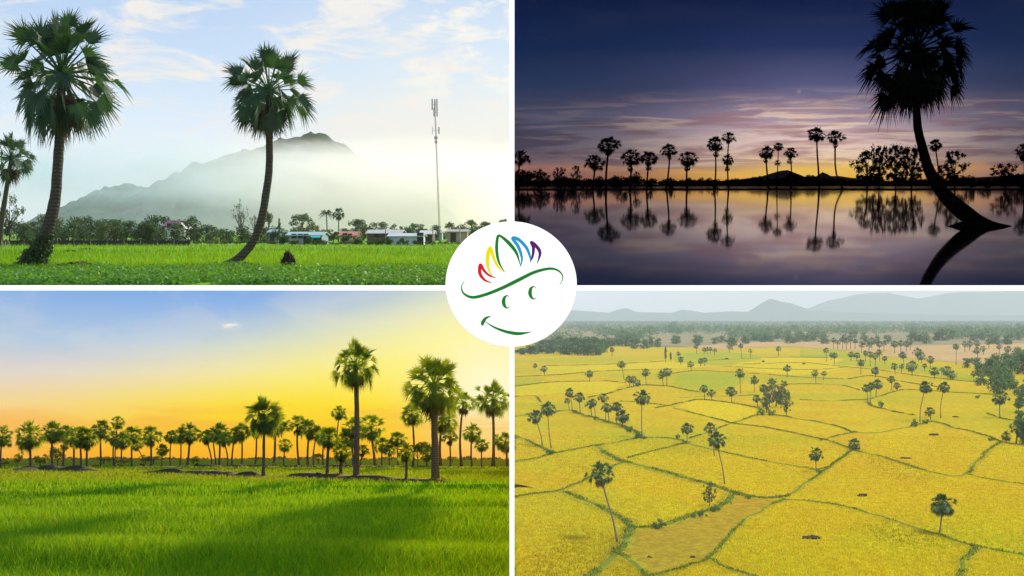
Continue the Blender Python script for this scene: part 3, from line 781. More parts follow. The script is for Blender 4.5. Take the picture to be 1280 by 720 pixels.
haz = [(378, 265, 34, 'grey green spreading tree fading into mist behind the blue grey house'), (448, 272, 26, 'faint tree in the mist over the brown shed'), (474, 276, 24, 'faint low tree in the mist left of the round dark tree'), (520, 278, 22, 'faint low tree in the mist at the foot of the mast'), (561, 276, 18, 'faint bushy tree just right of the mast foot'), (590, 273, 26, 'grey spreading tree behind the beige shed by the round sign'), (609, 275, 22, 'misty tree touching the top of the round sign'), (630, 272, 18, 'misty tree at the upright divider bar above the round sign'), (336, 262, 22, 'misty round tree just right of the curving palm trunk')]
for px, top, w, lb in haz: tree(W, px, top, 296.6, w, 'spread', m_lf_tl, lb, None, 700, .04)
belt([(float(x), r0.uniform(296, 299), 305.6, r0.uniform(9, 17)) for x in np.arange(244, 356, 9.)], 'bush', m_lf_tl, '{} low bush at the far field edge between dark wall and blue grey house', 'low bushes at the field edge', 350, .07)
belt([(float(x), r0.uniform(299, 301), 306, r0.uniform(9, 16)) for x in np.arange(408, 456, 8.)], 'bush', m_lf_tl, '{} low bush at the far field edge below the far palms', 'bushes below the far palms', 350, .07)
belt([(float(x), r0.uniform(299, 301), 306.4, r0.uniform(9, 15)) for x in np.arange(534, 582, 8.)], 'bush', m_lf_tl, '{} low bush at the far field edge beside the round sign', 'bushes beside the round sign', 350, .07)
belt([(float(x+r0.uniform(-3, 3)), r0.uniform(291, 299), 306.8, r0.uniform(14, 28)) for x in (352, 366, 383, 402, 449, 462, 474, 487, 505, 520)], 'bush', m_lf_tl, '{} bush growing against the fronts of the village sheds', 'bushes against the sheds', 700, .07)
belt([(347, 282, 305, 16), (409, 287, 304.6, 20), (451, 280, 303.5, 20), (470, 283, 303, 22), (512, 282, 302, 22), (545, 280, 301, 22), (572, 281, 301, 26), (355, 284, 304, 14)], 'dense', m_lf_tl, '{} bushy tree pressed between the village roofs', 'bushy trees between roofs', 900, .045)
belt([(270, 295, 305.4, 15), (281, 297, 305.6, 12)], 'bush', m_lf_tly, '{} yellow flowering shrub at the far field edge near the dark wall end', 'yellow shrubs', 350, .07)

xs = np.arange(352, 640, 12.)
belt([(float(x+r0.uniform(-4, 4)), r0.uniform(280, 290), r0.uniform(298.6, 299.6), r0.uniform(18, 30)) for x in xs], 'dense', m_lf_tl, '{} misty tree in the row behind the village sheds', 'misty trees behind the sheds')
# the long dark wall
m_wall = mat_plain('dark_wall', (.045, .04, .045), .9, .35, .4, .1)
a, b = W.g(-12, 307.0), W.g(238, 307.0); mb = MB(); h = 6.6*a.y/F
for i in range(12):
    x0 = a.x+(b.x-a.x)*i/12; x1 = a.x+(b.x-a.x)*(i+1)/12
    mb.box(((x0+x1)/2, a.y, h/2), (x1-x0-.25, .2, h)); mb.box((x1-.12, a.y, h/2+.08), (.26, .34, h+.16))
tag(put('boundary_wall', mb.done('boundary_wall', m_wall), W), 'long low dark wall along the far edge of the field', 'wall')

# village buildings
def bld(kind, label, x0, x1, ytop, yeave, ybase, wallc, roofc, depth=7., gable='x', doors=(), wins=(), Y=None, over=.35):
    c = W.g((x0+x1)/2, ybase); Yd = c.y if Y is None else Y
    k = Yd/F; w = (x1-x0)*k; he = (ybase-yeave)*k if Y is None else W.at(0, yeave, Yd).z; hr = (yeave-ytop)*k
    root = bpy.data.objects.new(kind, None); link(root, W); root.matrix_world = W.mat @ Matrix.Translation((W.at((x0+x1)/2, ybase, Yd).x, Yd, 0)); tag(root, label, 'house' if kind == 'house' else 'shed')
    mw = mat_plain('plaster_'+label[:18], wallc, .85, .42, .9); mr_ = mat_plain('roofing_'+label[:18], roofc, .6, .45, .9)
    mb = MB(); mb.box((0, depth/2, he/2), (w, depth, he))
    if gable == 'y': mb.add([(-w/2, .0, he), (w/2, .0, he), (0, .0, he+hr*.96), (-w/2, depth, he), (w/2, depth, he), (0, depth, he+hr*.96)], [(0, 1, 2), (4, 3, 5)])
    else: mb.add([(-w/2, 0, he), (-w/2, depth, he), (-w/2, depth/2, he+hr*.96), (w/2, 0, he), (w/2, depth, he), (w/2, depth/2, he+hr*.96)], [(1, 0, 2), (3, 4, 5)])
    put('wall', mb.done('wall', mw), W, parent=root)
    mb = MB(); t_ = .12
    if gable == 'y':
        for s in (-1, 1):
            sl = hr/(w/2); q = [(s*(w/2+over), -over, he-sl*over), (s*(w/2+over), depth+over, he-sl*over), (0, depth+over, he+hr), (0, -over, he+hr)]
            mb.add(q+[(x, y, z+t_) for x, y, z in q], [(0, 1, 2, 3), (7, 6, 5, 4), (0, 4, 5, 1), (1, 5, 6, 2), (3, 2, 6, 7), (0, 3, 7, 4)])
    else:
        for y0, y1 in ((-over, depth/2), (depth+over, depth/2)):
            q = [(-w/2-over, y0, he-.1), (w/2+over, y0, he-.1), (w/2+over, y1, he+hr), (-w/2-over, y1, he+hr)]
            mb.add(q+[(x, y, z+t_) for x, y, z in q], [(0, 1, 2, 3), (7, 6, 5, 4), (0, 4, 5, 1), (1, 5, 6, 2), (3, 2, 6, 7), (0, 3, 7, 4)])
    put('roof', mb.done('roof', mr_), W, parent=root)
    md = bpy.data.materials.get('dark_opening') or mat_plain('dark_opening', (.03, .03, .035), .6)
    for f, dw, dh in doors:
        mb = MB(); mb.box((-w/2+f*w, -.04, dh/2), (dw, .08, dh)); put('door', mb.done('door', md), W, parent=root)
    for f, z, ww, wh in wins:
        mb = MB(); mb.box((-w/2+f*w, -.03, z), (ww, .06, wh)); put('window', mb.done('window', md), W, parent=root)
    return root, w, he
bld('house', 'white house with a purple red gabled roof among the dark trees', 206, 225, 276, 283, 303, (.75, .74, .78), (.16, .05, .10), 8, 'x', [], [(.3, 3.6, .9, .9), (.7, 3.6, .9, .9)], Y=W.g(0, 301.6).y-30)
bld('house', 'small white gabled house end beside the purple red roof', 222, 231, 279, 284, 303, (.8, .79, .8), (.5, .48, .5), 6, 'y', [], [(.5, 3.4, .8, .8)], Y=W.g(0, 301.6).y-31)
bld('house', 'house with an orange tile roof deep in the dark trees', 121, 137, 279.5, 285, 301, (.5, .42, .34), (.42, .14, .06), 8, 'x', [], [(.4, 3.5, .8, .8)], Y=W.g(0, 301.0).y-6)
rt, w, he = bld('house', 'long blue grey house with a turquoise awning at the field edge', 359, 402, 290.6, 294, 306, (.26, .31, .38), (.30, .45, .48), 9, 'x', [(.55, .9, 1.9), (.86, 1.6, 1.5)], [(.2, 1.5, .9, .8), (.38, 1.5, .9, .8)])
mb = MB(); q = [(w*.18, -1.6, he*.72), (w*.5, -1.6, he*.72), (w*.47, -.1, he*.98), (w*.2, -.1, he*.98)]
mb.add(q+[(x, y, z+.07) for x, y, z in q], [(0, 1, 2, 3), (7, 6, 5, 4), (0, 4, 5, 1), (1, 5, 6, 2), (2, 6, 7, 3), (3, 7, 4, 0)])
put('awning', mb.done('awning', mat_plain('turquoise_sheet', (.03, .36, .40), .5, .1)), W, parent=rt)
bld('house', 'small pale blue house by the curving palm trunk', 336, 346, 287.5, 290, 305, (.36, .42, .48), (.24, .36, .46), 6, 'x', [(.4, .9, 1.9)], [(.7, 1.5, .7, .7)])
bld('house', 'small house with a pinkish red roof under the far palms', 425, 446, 290, 294.5, 304.4, (.5, .36, .3), (.42, .17, .13), 7, 'x', [(.3, .9, 2)], [(.6, 1.5, .8, .8)])
bld('shed', 'long brown shed with a shiny pale metal roof', 459, 500, 287.8, 291.6, 306, (.13, .09, .07), (.40, .41, .44), 11, 'x', [(.78, 1.1, 2.0)], [(.3, 1.6, .8, .7)])
bld('shed', 'white gabled shed with a dark doorway at its right end', 486, 527, 292.4, 295.2, 306.6, (.46, .57, .70), (.44, .5, .56), 10, 'x', [(.96, 1.1, 2.1)], [(.5, .5, 1., .4)])
bld('shed', 'low dark open shed between the white shed and the mast', 526, 541, 288.8, 292.5, 305, (.12, .11, .11), (.5, .52, .54), 8, 'x', [(.5, 1.6, 1.9)], [])
bld('house', 'small light blue box house at the foot of the mast', 541, 552.5, 289.6, 291, 300, (.34, .46, .56), (.36, .44, .5), 6, 'x', [(.3, .9, 2)], [(.7, 1.5, .7, .7)])
bld('shed', 'beige shed with a pale roof partly behind the round sign', 559, 584, 287.4, 289.4, 302.6, (.34, .28, .22), (.36, .36, .35), 9, 'x', [(.3, 1.2, 2)], [])

# telecom mast
m_st = mat_plain('mast_steel', (.34, .30, .31), .5, .2, 2., .4, .3)
b0 = W.g(550, 302.5); k = b0.y/F; tp = W.at(543.3, 128, b0.y)-b0
root = bpy.data.objects.new('telecom_mast', None); link(root, W); root.matrix_world = W.mat @ Matrix.Translation(b0)
tag(root, 'tall thin lattice telecom mast with antennas at its tip', 'mast')
mb = MB(); N = 44; legs = []
for j in range(3):
    a = j*2.094+.5; legs.append([tp*f+Vector((math.cos(a), math.sin(a), 0))*(.19-.06*f) for f in np.linspace(0, 1, N)])
for L in legs: mb.tube(L, .035, 5)
for i in range(N-1):
    for j in range(3):
        mb.tube([legs[j][i], legs[(j+1) % 3][i]], .014, 4); mb.tube([legs[j][i], legs[(j+1) % 3][i+1]], .014, 4)
put('lattice', mb.done('lattice', m_st), W, parent=root)
m_ant = mat_plain('antenna_grey', (.42, .40, .44), .5, .1)
for f, dx, dy, s in ((.985, -.55, 0, (.3, .2, 2.4)), (.985, .5, -.2, (.3, .2, 2.4)), (.985, .0, .55, (.3, .2, 2.4)), (.93, .45, .1, (.28, .2, 1.9)), (.93, -.2, -.4, (.28, .2, 1.9)), (.80, -.7, 0, (.12, .12, 1.6)), (.80, .7, 0, (.3, .2, 1.5))):
    mb = MB(); c = tp*f+Vector((dx, dy, 0)); mb.box(c, s); mb.box(tp*f+Vector((dx/2, dy/2, 0)), (abs(dx)+.05, abs(dy)+.05, .07)); put('antenna', mb.done('antenna', m_ant), W, parent=root)
for f, r in ((.745, .42), (.715, .34)):
    mb = MB(); c = tp*f+Vector((0, -.45, 0)); mb.tube([c, c+Vector((0, -.3, 0))], [r*.7, r], 14); put('dish', mb.done('dish', m_ant), W, parent=root)
# utility poles
m_pole = mat_plain('pole_concrete', (.36, .34, .32), .8)
for px, top, base, lb in ((449, 286, 306, 'grey utility pole in front of the brown shed'), (482, 283, 306, 'thin utility pole between brown shed and white shed'), (541, 282, 305, 'thin utility pole just left of the mast foot'), (575, 280, 303, 'thin utility pole over the beige shed')):
    p = W.g(px, base); H = (base-top)*p.y/F; root = bpy.data.objects.new('utility_pole', None); link(root, W); root.matrix_world = W.mat @ Matrix.Translation(p); tag(root, lb, 'pole', 'utility poles of the village')
    mb = MB(); mb.tube([(0, 0, 0), (0, 0, H)], [.13, .09], 8); put('post', mb.done('post', m_pole), W, parent=root)
    mb = MB(); mb.box((0, 0, H*.93), (1.1, .09, .09)); put('crossarm', mb.done('crossarm', m_pole), W, parent=root)
# stakes with an orange net at the far left
m_stk = mat_plain('stake_wood', (.45, .40, .36), .8)
for i, px in enumerate((2, 6.5, 11)):
    p = W.g(px, 313); mb = MB(); mb.tube([(0, 0, -.1), (.04, 0, .5), (.02, 0, 1.15)], [.05, .045, .035], 7); mb.tube([(.03, 0, .75), (.16, 0, 1.0)], .02, 5)
    tag(put('stake', mb.done('stake', m_stk), W, p), '%s pale wooden stake by the thin palm at the left edge' % ordinal(i), 'stake', 'stakes at the left edge')

# earth, stumps and the root ball
def lump(name, label, cat, px, py, wpx, hpx, col, seed, rough=.4, twigs=0, W=W, dy=None):
    b = W.g(px, py); k = b.y/F; rx, rz = wpx*k/2, hpx*k; ry = dy or rx*.8
    V, Fc = [], []; nu, nv = 26, 9
    for j in range(nv+1):
        f = j/nv*math.pi/2
        for i in range(nu):
            a = 2*math.pi*i/nu; d = Vector((math.cos(a)*math.cos(f), math.sin(a)*math.cos(f), math.sin(f)))
            r = 1+rough*mnoise.fractal(d*2.2+Vector((seed, 0, 0)), .8, 2.1, 4)
            V.append((d.x*rx*r, d.y*ry*r, d.z*rz*r-.03 if j else -.12))
    for j in range(nv):
        for i in range(nu): a = j*nu+i; b_ = j*nu+(i+1) % nu; Fc.append((a, b_, b_+nu, a+nu))
    mt = bpy.data.materials.get('earth_%s' % (col,)) or mat_plain('earth_%s' % (col,), col, .95, .45, 2., .1, 0, .8)
    if not twigs: return tag(put(name, mesh(name, V, Fc, mt, False), W, b), label, cat)
    root = bpy.data.objects.new(name, None); link(root, W); root.matrix_world = W.mat @ Matrix.Translation(b); tag(root, label, cat)
    put('clod', mesh('clod', V, Fc, mt), W, parent=root); rr = random.Random(seed); mb = MB()
    for i in range(twigs):
        a, f = rr.uniform(0, 6.28), rr.uniform(.1, 1.5); d = Vector((math.cos(a)*math.cos(f)*rx, math.sin(a)*math.cos(f)*ry, math.sin(f)*rz))
        mb.tube([d*.7, d*1.05+Vector((rr.uniform(-.05, .05),)*3), d*rr.uniform(1.15, 1.4)], [.022, .014, .006], 4)
    put('root_hairs', mb.done('roots', m_bark), W, parent=root); return root
lump('root_ball', 'upturned dark root ball lying in the field right of the curving palm', 'root ball', 360, 336.5, 20, 19, (.03, .02, .02), 3, .35, 70)
lump('earth_mound', 'long brown earth mound with loose soil beside the ivy clad palm', 'mound', 96, 336.5, 60, 8, (.10, .055, .035), 5, .5)
lump('earth_mound', 'low dark earth heap near the far wall, left of its twin', 'mound', 89, 315, 14, 3, (.05, .045, .03), 7)
lump('earth_mound', 'low dark earth heap near the far wall, longer right twin', 'mound', 109, 312.5, 22, 2.6, (.05, .045, .03), 8)
lump('root_clump', 'short cluster of old dark roots at the foot of the curving palm', 'roots', 308, 334.5, 22, 6.5, (.05, .04, .035), 9, .6)
lump('root_clump', 'flaring mossy root base of the curving palm', 'roots', 285, 335.5, 17, 6, (.06, .05, .04), 12, .5)
# ================================================================== DUSK LAKE (upper right)
W = TR
def mat_water():
    m, t = new_mat('lake_water'); o = t.obj()
    h = t.noise(t.mapping(o, (.9, .25, 1)), 1., 3, .5)
    b = t.bump(h, .035, .02)
    g = t.n('ShaderNodeBsdfGlossy'); g.inputs['Roughness'].default_value = .028; t.put(g.inputs[0], (1, 1, 1)); t.nt.links.new(b, g.inputs['Normal'])
    d = t.bsdf((.010, .012, .018), .9, None, 0.)
    fr = t.n('ShaderNodeFresnel'); fr.inputs['IOR'].default_value = 1.1; t.nt.links.new(b, fr.inputs['Normal'])
    mx = t.n('ShaderNodeMixShader'); t.put(mx.inputs[0], t.m('POWER', fr.outputs[0], 1.35))
    t.nt.links.new(d, mx.inputs[1]); t.nt.links.new(g.outputs[0], mx.inputs[2])
    t.out(mx.outputs[0]); return m
xr = lambda y: (1.7/F)*y
near = W.g(700, 357.6).y
ground(W, 'water', [(xr(near), near), (900, near), (6000, 6900), (xr(6900), 6900)], mat_water())
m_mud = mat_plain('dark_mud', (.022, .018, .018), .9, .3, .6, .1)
def bank(name, y_px0, y_px1, px0, px1, hgt, seed):
    """low irregular bank of earth with a ragged grass edge"""
    Y0, Y1 = W.g(0, y_px0).y, W.g(0, y_px1).y; V, Fc = [], []; n = 160; rr = random.Random(seed)
    x0, x1 = W.at(px0, y_px0, Y0).x, W.at(px1, y_px0, Y0).x
    for i in range(n+1):
        x = x0+(x1-x0)*i/n; hh = hgt*(.6+.7*abs(mnoise.noise(Vector((x*.11, seed, 0))))+.35*rr.random())
        for y, z in ((Y0-rr.uniform(0, 2), -.1), (Y0+.6, hh), (Y1-.6, hh), (Y1, -.1)): V.append((x, y, z))
    for i in range(n):
        for j in range(3): a = i*4+j; Fc.append((a, a+4, a+5, a+1))
    return tag(put(name, mesh(name, V, Fc, m_mud), W), kind='structure')
bank('bank', 237.4, 236.9, 643, 1400, .30, 1)
bank('far_shore', 232.6, 231.6, 650, 1400, 1.2, 2)
Yb = W.g(0, 237.2).y
ROW = [ # crown x, y, radius, foot x
 (650, 197, 12, 648), (744, 203, 12, 741), (761, 181, 13.5, 757.5), (789, 196, 12, 787), (811, 198, 11, 808), (836.5, 187, 10, 830.5), (860, 198, 11.5, 859),
 (894, 180, 10, 893), (911, 172, 9, 911), (958, 190, 9, 963), (973, 183, 6.5, 971), (988, 191, 8.5, 988), (1021, 168, 11, 1024), (1044, 171, 10.5, 1054)]
LBL = ['dark sugar palm cut by the upright bar over the lakeside bushes', 'broad dark palm leaning towards the taller palm on the bank', 'tall dark palm with a full head beside the broad leaning palm', 'dark palm with a low drooping head over a small bush', 'dark palm with a ragged narrow head and bushy foot', 'dark palm whose trunk hooks sharply at the waterline', 'dark palm with the wide head standing alone near the hooked palm', 'dark palm with a small second tuft below its head, first of the close pair', 'dark palm with a large second tuft halfway down its trunk', 'dark palm leaning away with a curved foot, leftmost of three before the mountain', 'thin dark palm with two small tufts, middle of three before the mountain', 'straight dark palm, right one of three before the mountain', 'tallest straight dark palm against the yellow glow', 'dark palm leaning left beside the tallest straight one']
ROOTS = {}
for i, (cx, cy_, r, bx) in enumerate(ROW):
    pth = None
    if bx in (830.5, 963, 1054): s = 1 if bx < cx else -1; pth = [(bx, 237.2, 3), (bx+s*(3 if bx != 1054 else 2), 233, 2.6), (cx+(bx-cx)*.28, 222, 2.2), (cx, 205, 2), (cx, cy_+r*.1, 2)]
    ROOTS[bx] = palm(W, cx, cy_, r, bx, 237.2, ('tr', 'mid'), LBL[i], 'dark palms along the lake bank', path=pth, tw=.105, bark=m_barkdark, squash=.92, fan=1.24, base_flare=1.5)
# second tufts of fronds lower on some trunks
for foot, px, py, r in ((893, 895, 193, 4.5), (911, 910, 200, 8.5), (911, 909, 211, 4), (963, 957, 201, 3.5), (971, 972, 204, 5), (988, 987, 202, 4.5), (1054, 1044.5, 182, 3.8), (757.5, 760, 191, 5), (787, 788, 211, 4.5), (808, 811, 210, 5), (830.5, 837, 197, 3.2), (859, 859, 210, 5)):
    rt = ROOTS[foot]; y = W.g(foot, 237.2).y
    put('frond_tuft', crowns(('tr', 'lo'))[PR.randrange(5)], W, W.at(px, py, y)-W.g(foot, 237.2), 0, r*y/F, parent=rt)
palm(W, 796, 220, 7, 794, 237.2, ('tr', 'lo'), 'short dark palm under the drooping palm on the bank', tw=.13, bark=m_barkdark)
palm(W, 1169, 181, 10, 1175, 234.8, ('tr', 'mid'), 'slim dark palm behind the big leaning trunk', tw=.1, bark=m_barkdark, squash=.9)
palm(W, 1280, 190, 13, 1281, 237.2, ('tr', 'mid'), 'dark palm head cut by the right edge of the lake view', tw=.1, bark=m_barkdark)
# the big leaning palm standing in the water
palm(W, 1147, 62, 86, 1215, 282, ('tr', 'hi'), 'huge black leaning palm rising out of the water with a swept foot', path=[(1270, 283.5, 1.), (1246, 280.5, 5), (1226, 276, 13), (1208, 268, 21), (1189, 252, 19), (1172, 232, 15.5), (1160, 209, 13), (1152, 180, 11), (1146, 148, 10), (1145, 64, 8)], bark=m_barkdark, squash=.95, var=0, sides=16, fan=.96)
b = W.g(1212, 283); mb = MB()
P = [W.at(px, py, b.y)-b for px, py in ((1180, 284.5), (1200, 281.5), (1222, 279.5), (1245, 281), (1268, 284))]
mb.tube(smooth_path(P, 14), [.01, .03, .05, .08, .1, .11, .12, .11, .1, .09, .08, .06, .05, .03, .01], 10)
tag(put('mud_bank', mb.done('mud', m_mud, True), W, b), 'low spit of dark mud under the foot of the huge leaning palm', 'mud bank')
# bushes and trees of the bank
for i, (px, top, w, lb) in enumerate(((1084, 190, 34, 'dark open tree, leftmost of the four clumped on the bank'), (1099, 183, 27, 'dark open tree, tallest in the clump of four'), (1120, 183, 28, 'dark open tree, third of the clump of four'), (1139, 184, 34, 'dark open tree, broad right one of the clump beside the leaning trunk'), (1193, 190, 33, 'dark round tree just right of the leaning trunk'), (1179, 207, 20, 'low dark tree half behind the leaning trunk'), (1257, 204, 34, 'dark flat topped tree near the right edge of the lake'), (700, 209, 17, 'small dark tree at the left bank beside the low thicket'), (720, 208, 13, 'thin dark tree before the leaning broad palm'))):
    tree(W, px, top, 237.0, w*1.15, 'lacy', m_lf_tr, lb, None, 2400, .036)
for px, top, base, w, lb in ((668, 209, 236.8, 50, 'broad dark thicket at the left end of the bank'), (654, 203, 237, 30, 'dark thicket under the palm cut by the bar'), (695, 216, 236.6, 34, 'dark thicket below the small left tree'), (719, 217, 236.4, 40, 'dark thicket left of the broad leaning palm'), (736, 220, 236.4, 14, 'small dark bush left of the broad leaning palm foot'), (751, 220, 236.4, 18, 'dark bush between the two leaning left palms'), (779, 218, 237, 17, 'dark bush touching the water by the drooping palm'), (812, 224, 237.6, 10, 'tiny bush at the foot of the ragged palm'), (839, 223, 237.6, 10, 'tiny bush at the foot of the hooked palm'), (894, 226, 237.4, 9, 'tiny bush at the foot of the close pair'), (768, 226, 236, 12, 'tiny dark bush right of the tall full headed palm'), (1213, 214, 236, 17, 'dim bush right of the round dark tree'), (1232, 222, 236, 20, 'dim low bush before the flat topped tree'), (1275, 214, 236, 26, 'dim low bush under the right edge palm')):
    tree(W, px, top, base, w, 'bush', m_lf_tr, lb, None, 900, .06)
# far tree line beyond the second strip of water, one mass; mountain outline
rg2 = np.random.default_rng(8); Bl = []
for px in np.arange(646, 1290, 2.6):
    Y = W.g(0, 232.3).y*rg2.uniform(1., 1.25); hpx = rg2.uniform(2.2, 4.4)+(3.8 if 900 < px < 1085 else 2.8)*abs(mnoise.noise(Vector((px*.045, 1, 1))))*1.8
    hz = hpx*2*Y/F; c = W.at(px, 231, Y); Bl.append((c.x, Y, hz*.35, hz*.5)); Bl.append((c.x+hz*.2, Y, hz*.72, hz*.3))
V, Fc, C = leaf_cloud(3, Bl, 34000, 1.2); V[:, 2] = np.maximum(V[:, 2], .0)
tag(put('treeline', mesh('treeline', V, Fc, m_lf_tr, tint=C), W), kind='stuff')
ridge(W, 'mountain', [(820, 231), (845, 227), (868, 227), (885, 225), (903, 226), (925, 224), (950, 221), (963, 217), (975, 213.5), (985, 212.5), (996, 217), (1004, 221), (1016, 221), (1022, 220), (1028, 215), (1034, 220), (1050, 220), (1062, 222), (1085, 224), (1110, 226), (1150, 226), (1190, 225), (1215, 222), (1250, 220), (1290, 217), (1340, 214)], 6000, 500, 300, mat_hill('mountain_dusk', (.05, .045, .06), (.06, .05, .06), (.07, .06, .07)), 3, .004, 120, 12)
frustum(W, 'haze', 642.2, 1500, -60, 357.6, 200, 6950, air('dusk_haze', (.9, .85, 1.), .000028))
# ================================================================== SUNSET PADDY (lower left)
W = BL; rg = np.random.default_rng(12)
def mat_paddy():
    m, t = new_mat('paddy_ground'); o = t.obj(); x, y, z = t.sep(o)
    n1 = t.noise(t.mapping(o, (.03, .06, 1)), 1., 4, .6); n2 = t.noise(t.mapping(o, (1.2, .5, 1)), 2., 4)
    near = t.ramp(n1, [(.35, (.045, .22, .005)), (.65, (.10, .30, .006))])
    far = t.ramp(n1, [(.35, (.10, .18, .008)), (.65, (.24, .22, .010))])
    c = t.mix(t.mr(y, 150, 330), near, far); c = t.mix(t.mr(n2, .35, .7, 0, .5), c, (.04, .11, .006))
    t.out(t.bsdf(c, 1., t.bump(n2, .8, .08), 0.)); return m
xr = lambda y: -(1.7/F)*y
def rise(x, y):
    """swells added for bands of shade in low sun, flattening out towards the back fields"""
    k = max(0., min(1., (150-y)/50.))*max(0., min(1., (y-12)/14.))
    q = mnoise.noise(Vector((x*.020+.3*y*.02, y*.075+x*.012, 4.2)))+.5*mnoise.noise(Vector((x*.05, y*.16+x*.03, 8.)))
    return .44*k*q
ys_ = list(np.arange(4, 152, .8))+[200, 300, 600, 1200, 2990]; us = np.linspace(0, 1, 90)
V = []
for y in ys_:
    x0 = -max(26, y*.62)-.05*y*(y > 160)*20
    for u in us: x = xr(y)+(x0-xr(y))*u; V.append((x, y, rise(x, y)))
nu = len(us); Fc = [(j*nu+i, j*nu+nu+i, j*nu+nu+i+1, j*nu+i+1) for j in range(len(ys_)-1) for i in range(nu-1)]
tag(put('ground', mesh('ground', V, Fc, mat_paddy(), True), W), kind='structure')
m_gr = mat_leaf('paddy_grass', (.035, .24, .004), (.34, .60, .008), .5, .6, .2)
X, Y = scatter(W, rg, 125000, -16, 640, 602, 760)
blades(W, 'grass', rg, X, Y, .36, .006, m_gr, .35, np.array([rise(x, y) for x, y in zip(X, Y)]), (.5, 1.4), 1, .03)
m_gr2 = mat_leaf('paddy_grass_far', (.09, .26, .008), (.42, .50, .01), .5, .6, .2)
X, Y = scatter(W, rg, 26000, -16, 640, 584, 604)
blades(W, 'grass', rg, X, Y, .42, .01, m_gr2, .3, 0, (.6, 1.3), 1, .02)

# raised earth banks between the fields
m_soil = mat_plain('bank_soil', (.055, .032, .020), .95, .4, 1.2, .05, 0, .6)
def bund(W, name, pts, width, hgt, mat, seed=0, taper=True, wander=0., lift=0.):
    P = smooth_path([W.g(px, py) for px, py in pts], 12*len(pts)); n = len(P)-1; V, Fc = [], []
    if wander: P = [p+Vector((mnoise.noise(p*.06), mnoise.noise(p*.06+Vector((9, 0, 0))), 0))*wander*1.6+Vector((mnoise.noise(p*.23), mnoise.noise(p*.23+Vector((5, 0, 0))), 0))*wander*.6 for p in P]
    for i, p in enumerate(P):
        d = (P[min(i+1, n)]-P[max(i-1, 0)]); d.z = 0; d.normalize(); s = Vector((-d.y, d.x, 0))
        tp = min(1, 4*min(i, n-i)/n+.05) if taper else 1
        q = .75+.6*mnoise.noise(Vector((p.x*.2+seed, p.y*.2, seed)))
        for f, z in ((-1, -.05), (-.45, .8), (.1, 1), (.6, .75), (1, -.05)):
            w = width*.5*(1+.35*mnoise.noise(Vector((p.x*.3, p.y*.3, f*3+seed))))
            V.append((p.x+s.x*w*f, p.y+s.y*w*f, lift+(z*hgt*q*tp if z > 0 else z)))
    for i in range(n):
        for j in range(4): a = i*5+j; Fc.append((a, a+1, a+6, a+5))
    return tag(put(name, mesh(name, V, Fc, mat, True), W), kind='structure')
bund(W, 'field_bank', [(318, 599.5), (345, 598), (390, 599), (430, 601), (470, 602), (505, 603), (545, 604), (578, 604)], 4.5, .82, m_soil, 3)
bund(W, 'field_bank', [(20, 590), (50, 588.5), (90, 589.5), (122, 591)], 6, 1.0, m_soil, 4)
bund(W, 'field_bank', [(130, 593), (200, 592.5), (240, 593.5), (285, 596), (320, 598), (345, 599.5)], 4, .7, m_soil, 5)
bund(W, 'field_bank', [(160, 583.6), (230, 583.2), (330, 583.6), (420, 583.8), (500, 584), (640, 584.2)], 9, .6, m_soil, 6)
bund(W, 'field_bank', [(600, 610), (622, 608.5), (645, 609)], 4, .3, m_soil, 7)
lump('earth_mound', 'dark hump of earth on the field bank left of the stubby palms', 'mound', 398, 600, 9, 9, (.05, .03, .02), 21, .4, W=W)
lump('earth_mound', 'tiny dark hump on the far bank behind the long field', 'mound', 246, 583.5, 5, 4.5, (.05, .03, .02), 22, .4, W=W)

G1 = 'sugar palms in the back row of the sunset field'; G2 = 'sugar palms on the front field bank'
def row(rows, fmt, group, lod='mid', tw=.085):
    for i, q in enumerate(rows):
        cx, cy_, r, bx, by = q[:5]; r *= 1.12; palm(W, cx, cy_, r, bx, by, ('bl', lod), fmt.format(ordinal(i)), group, tw=tw, squash=.98, base_flare=1.45, fan=1.1)
row([(3, 546, 13, 1, 586), (37, 545, 17, 38, 588.5), (66, 539, 16, 66, 587), (83, 542, 13, 79, 585.5), (92, 546, 14, 92, 586.5), (100, 546, 14, 101, 589.5), (109, 548, 15, 108.5, 589.5)], '{} sugar palm from the left in the thick dark far left group', G1)
row([(126, 537, 13, 126, 583.5), (147, 528, 8.5, 144, 583), (142, 547, 10, 142, 583), (153, 551, 11, 152, 583.5), (165, 544, 12, 165, 583), (171, 557, 7, 181, 582.5), (189, 545, 14, 189, 582)], '{} sugar palm along the thin bank right of the thick dark group', G1)
row([(203, 562, 8, 202, 583), (214, 546, 8.5, 213, 583), (225, 545, 10, 225, 582.5), (237, 541, 14.5, 234, 582.5)], '{} of the little foursome of palms in the middle of the back row', G1)
row([(258, 546, 10.5, 265, 583), (266, 543, 10, 270, 582.5), (275, 540, 13.5, 274, 582.5), (280, 549, 10, 284.5, 583.5), (293, 544, 11, 290, 583), (302, 540, 11.5, 302, 583)], '{} of six leaning palms left of the big bushy palm', G1)
row([(343, 531, 16, 342, 583), (356, 556, 9, 355, 582.5), (372, 531, 13.5, 374, 583), (387, 536, 14.5, 385, 583), (396, 541, 10, 392, 583)], '{} palm behind and right of the big bushy palm', G1)
row([(424, 516, 9.5, 421, 583.5), (441, 534, 15, 442, 583.5), (464, 534, 17, 469, 582.5), (453, 563, 8.5, 450, 583.5)], '{} palm standing behind the tall slim palm', G1)
row([(487, 563, 8, 487, 583.5), (515, 518, 14, 516, 583), (553, 524, 18, 551, 582), (534, 568, 9, 534, 583.5), (579, 504, 15.5, 577, 583), (632, 552, 14, 634, 584)], '{} of the sun hazed palms around the large palm at the right', G1)
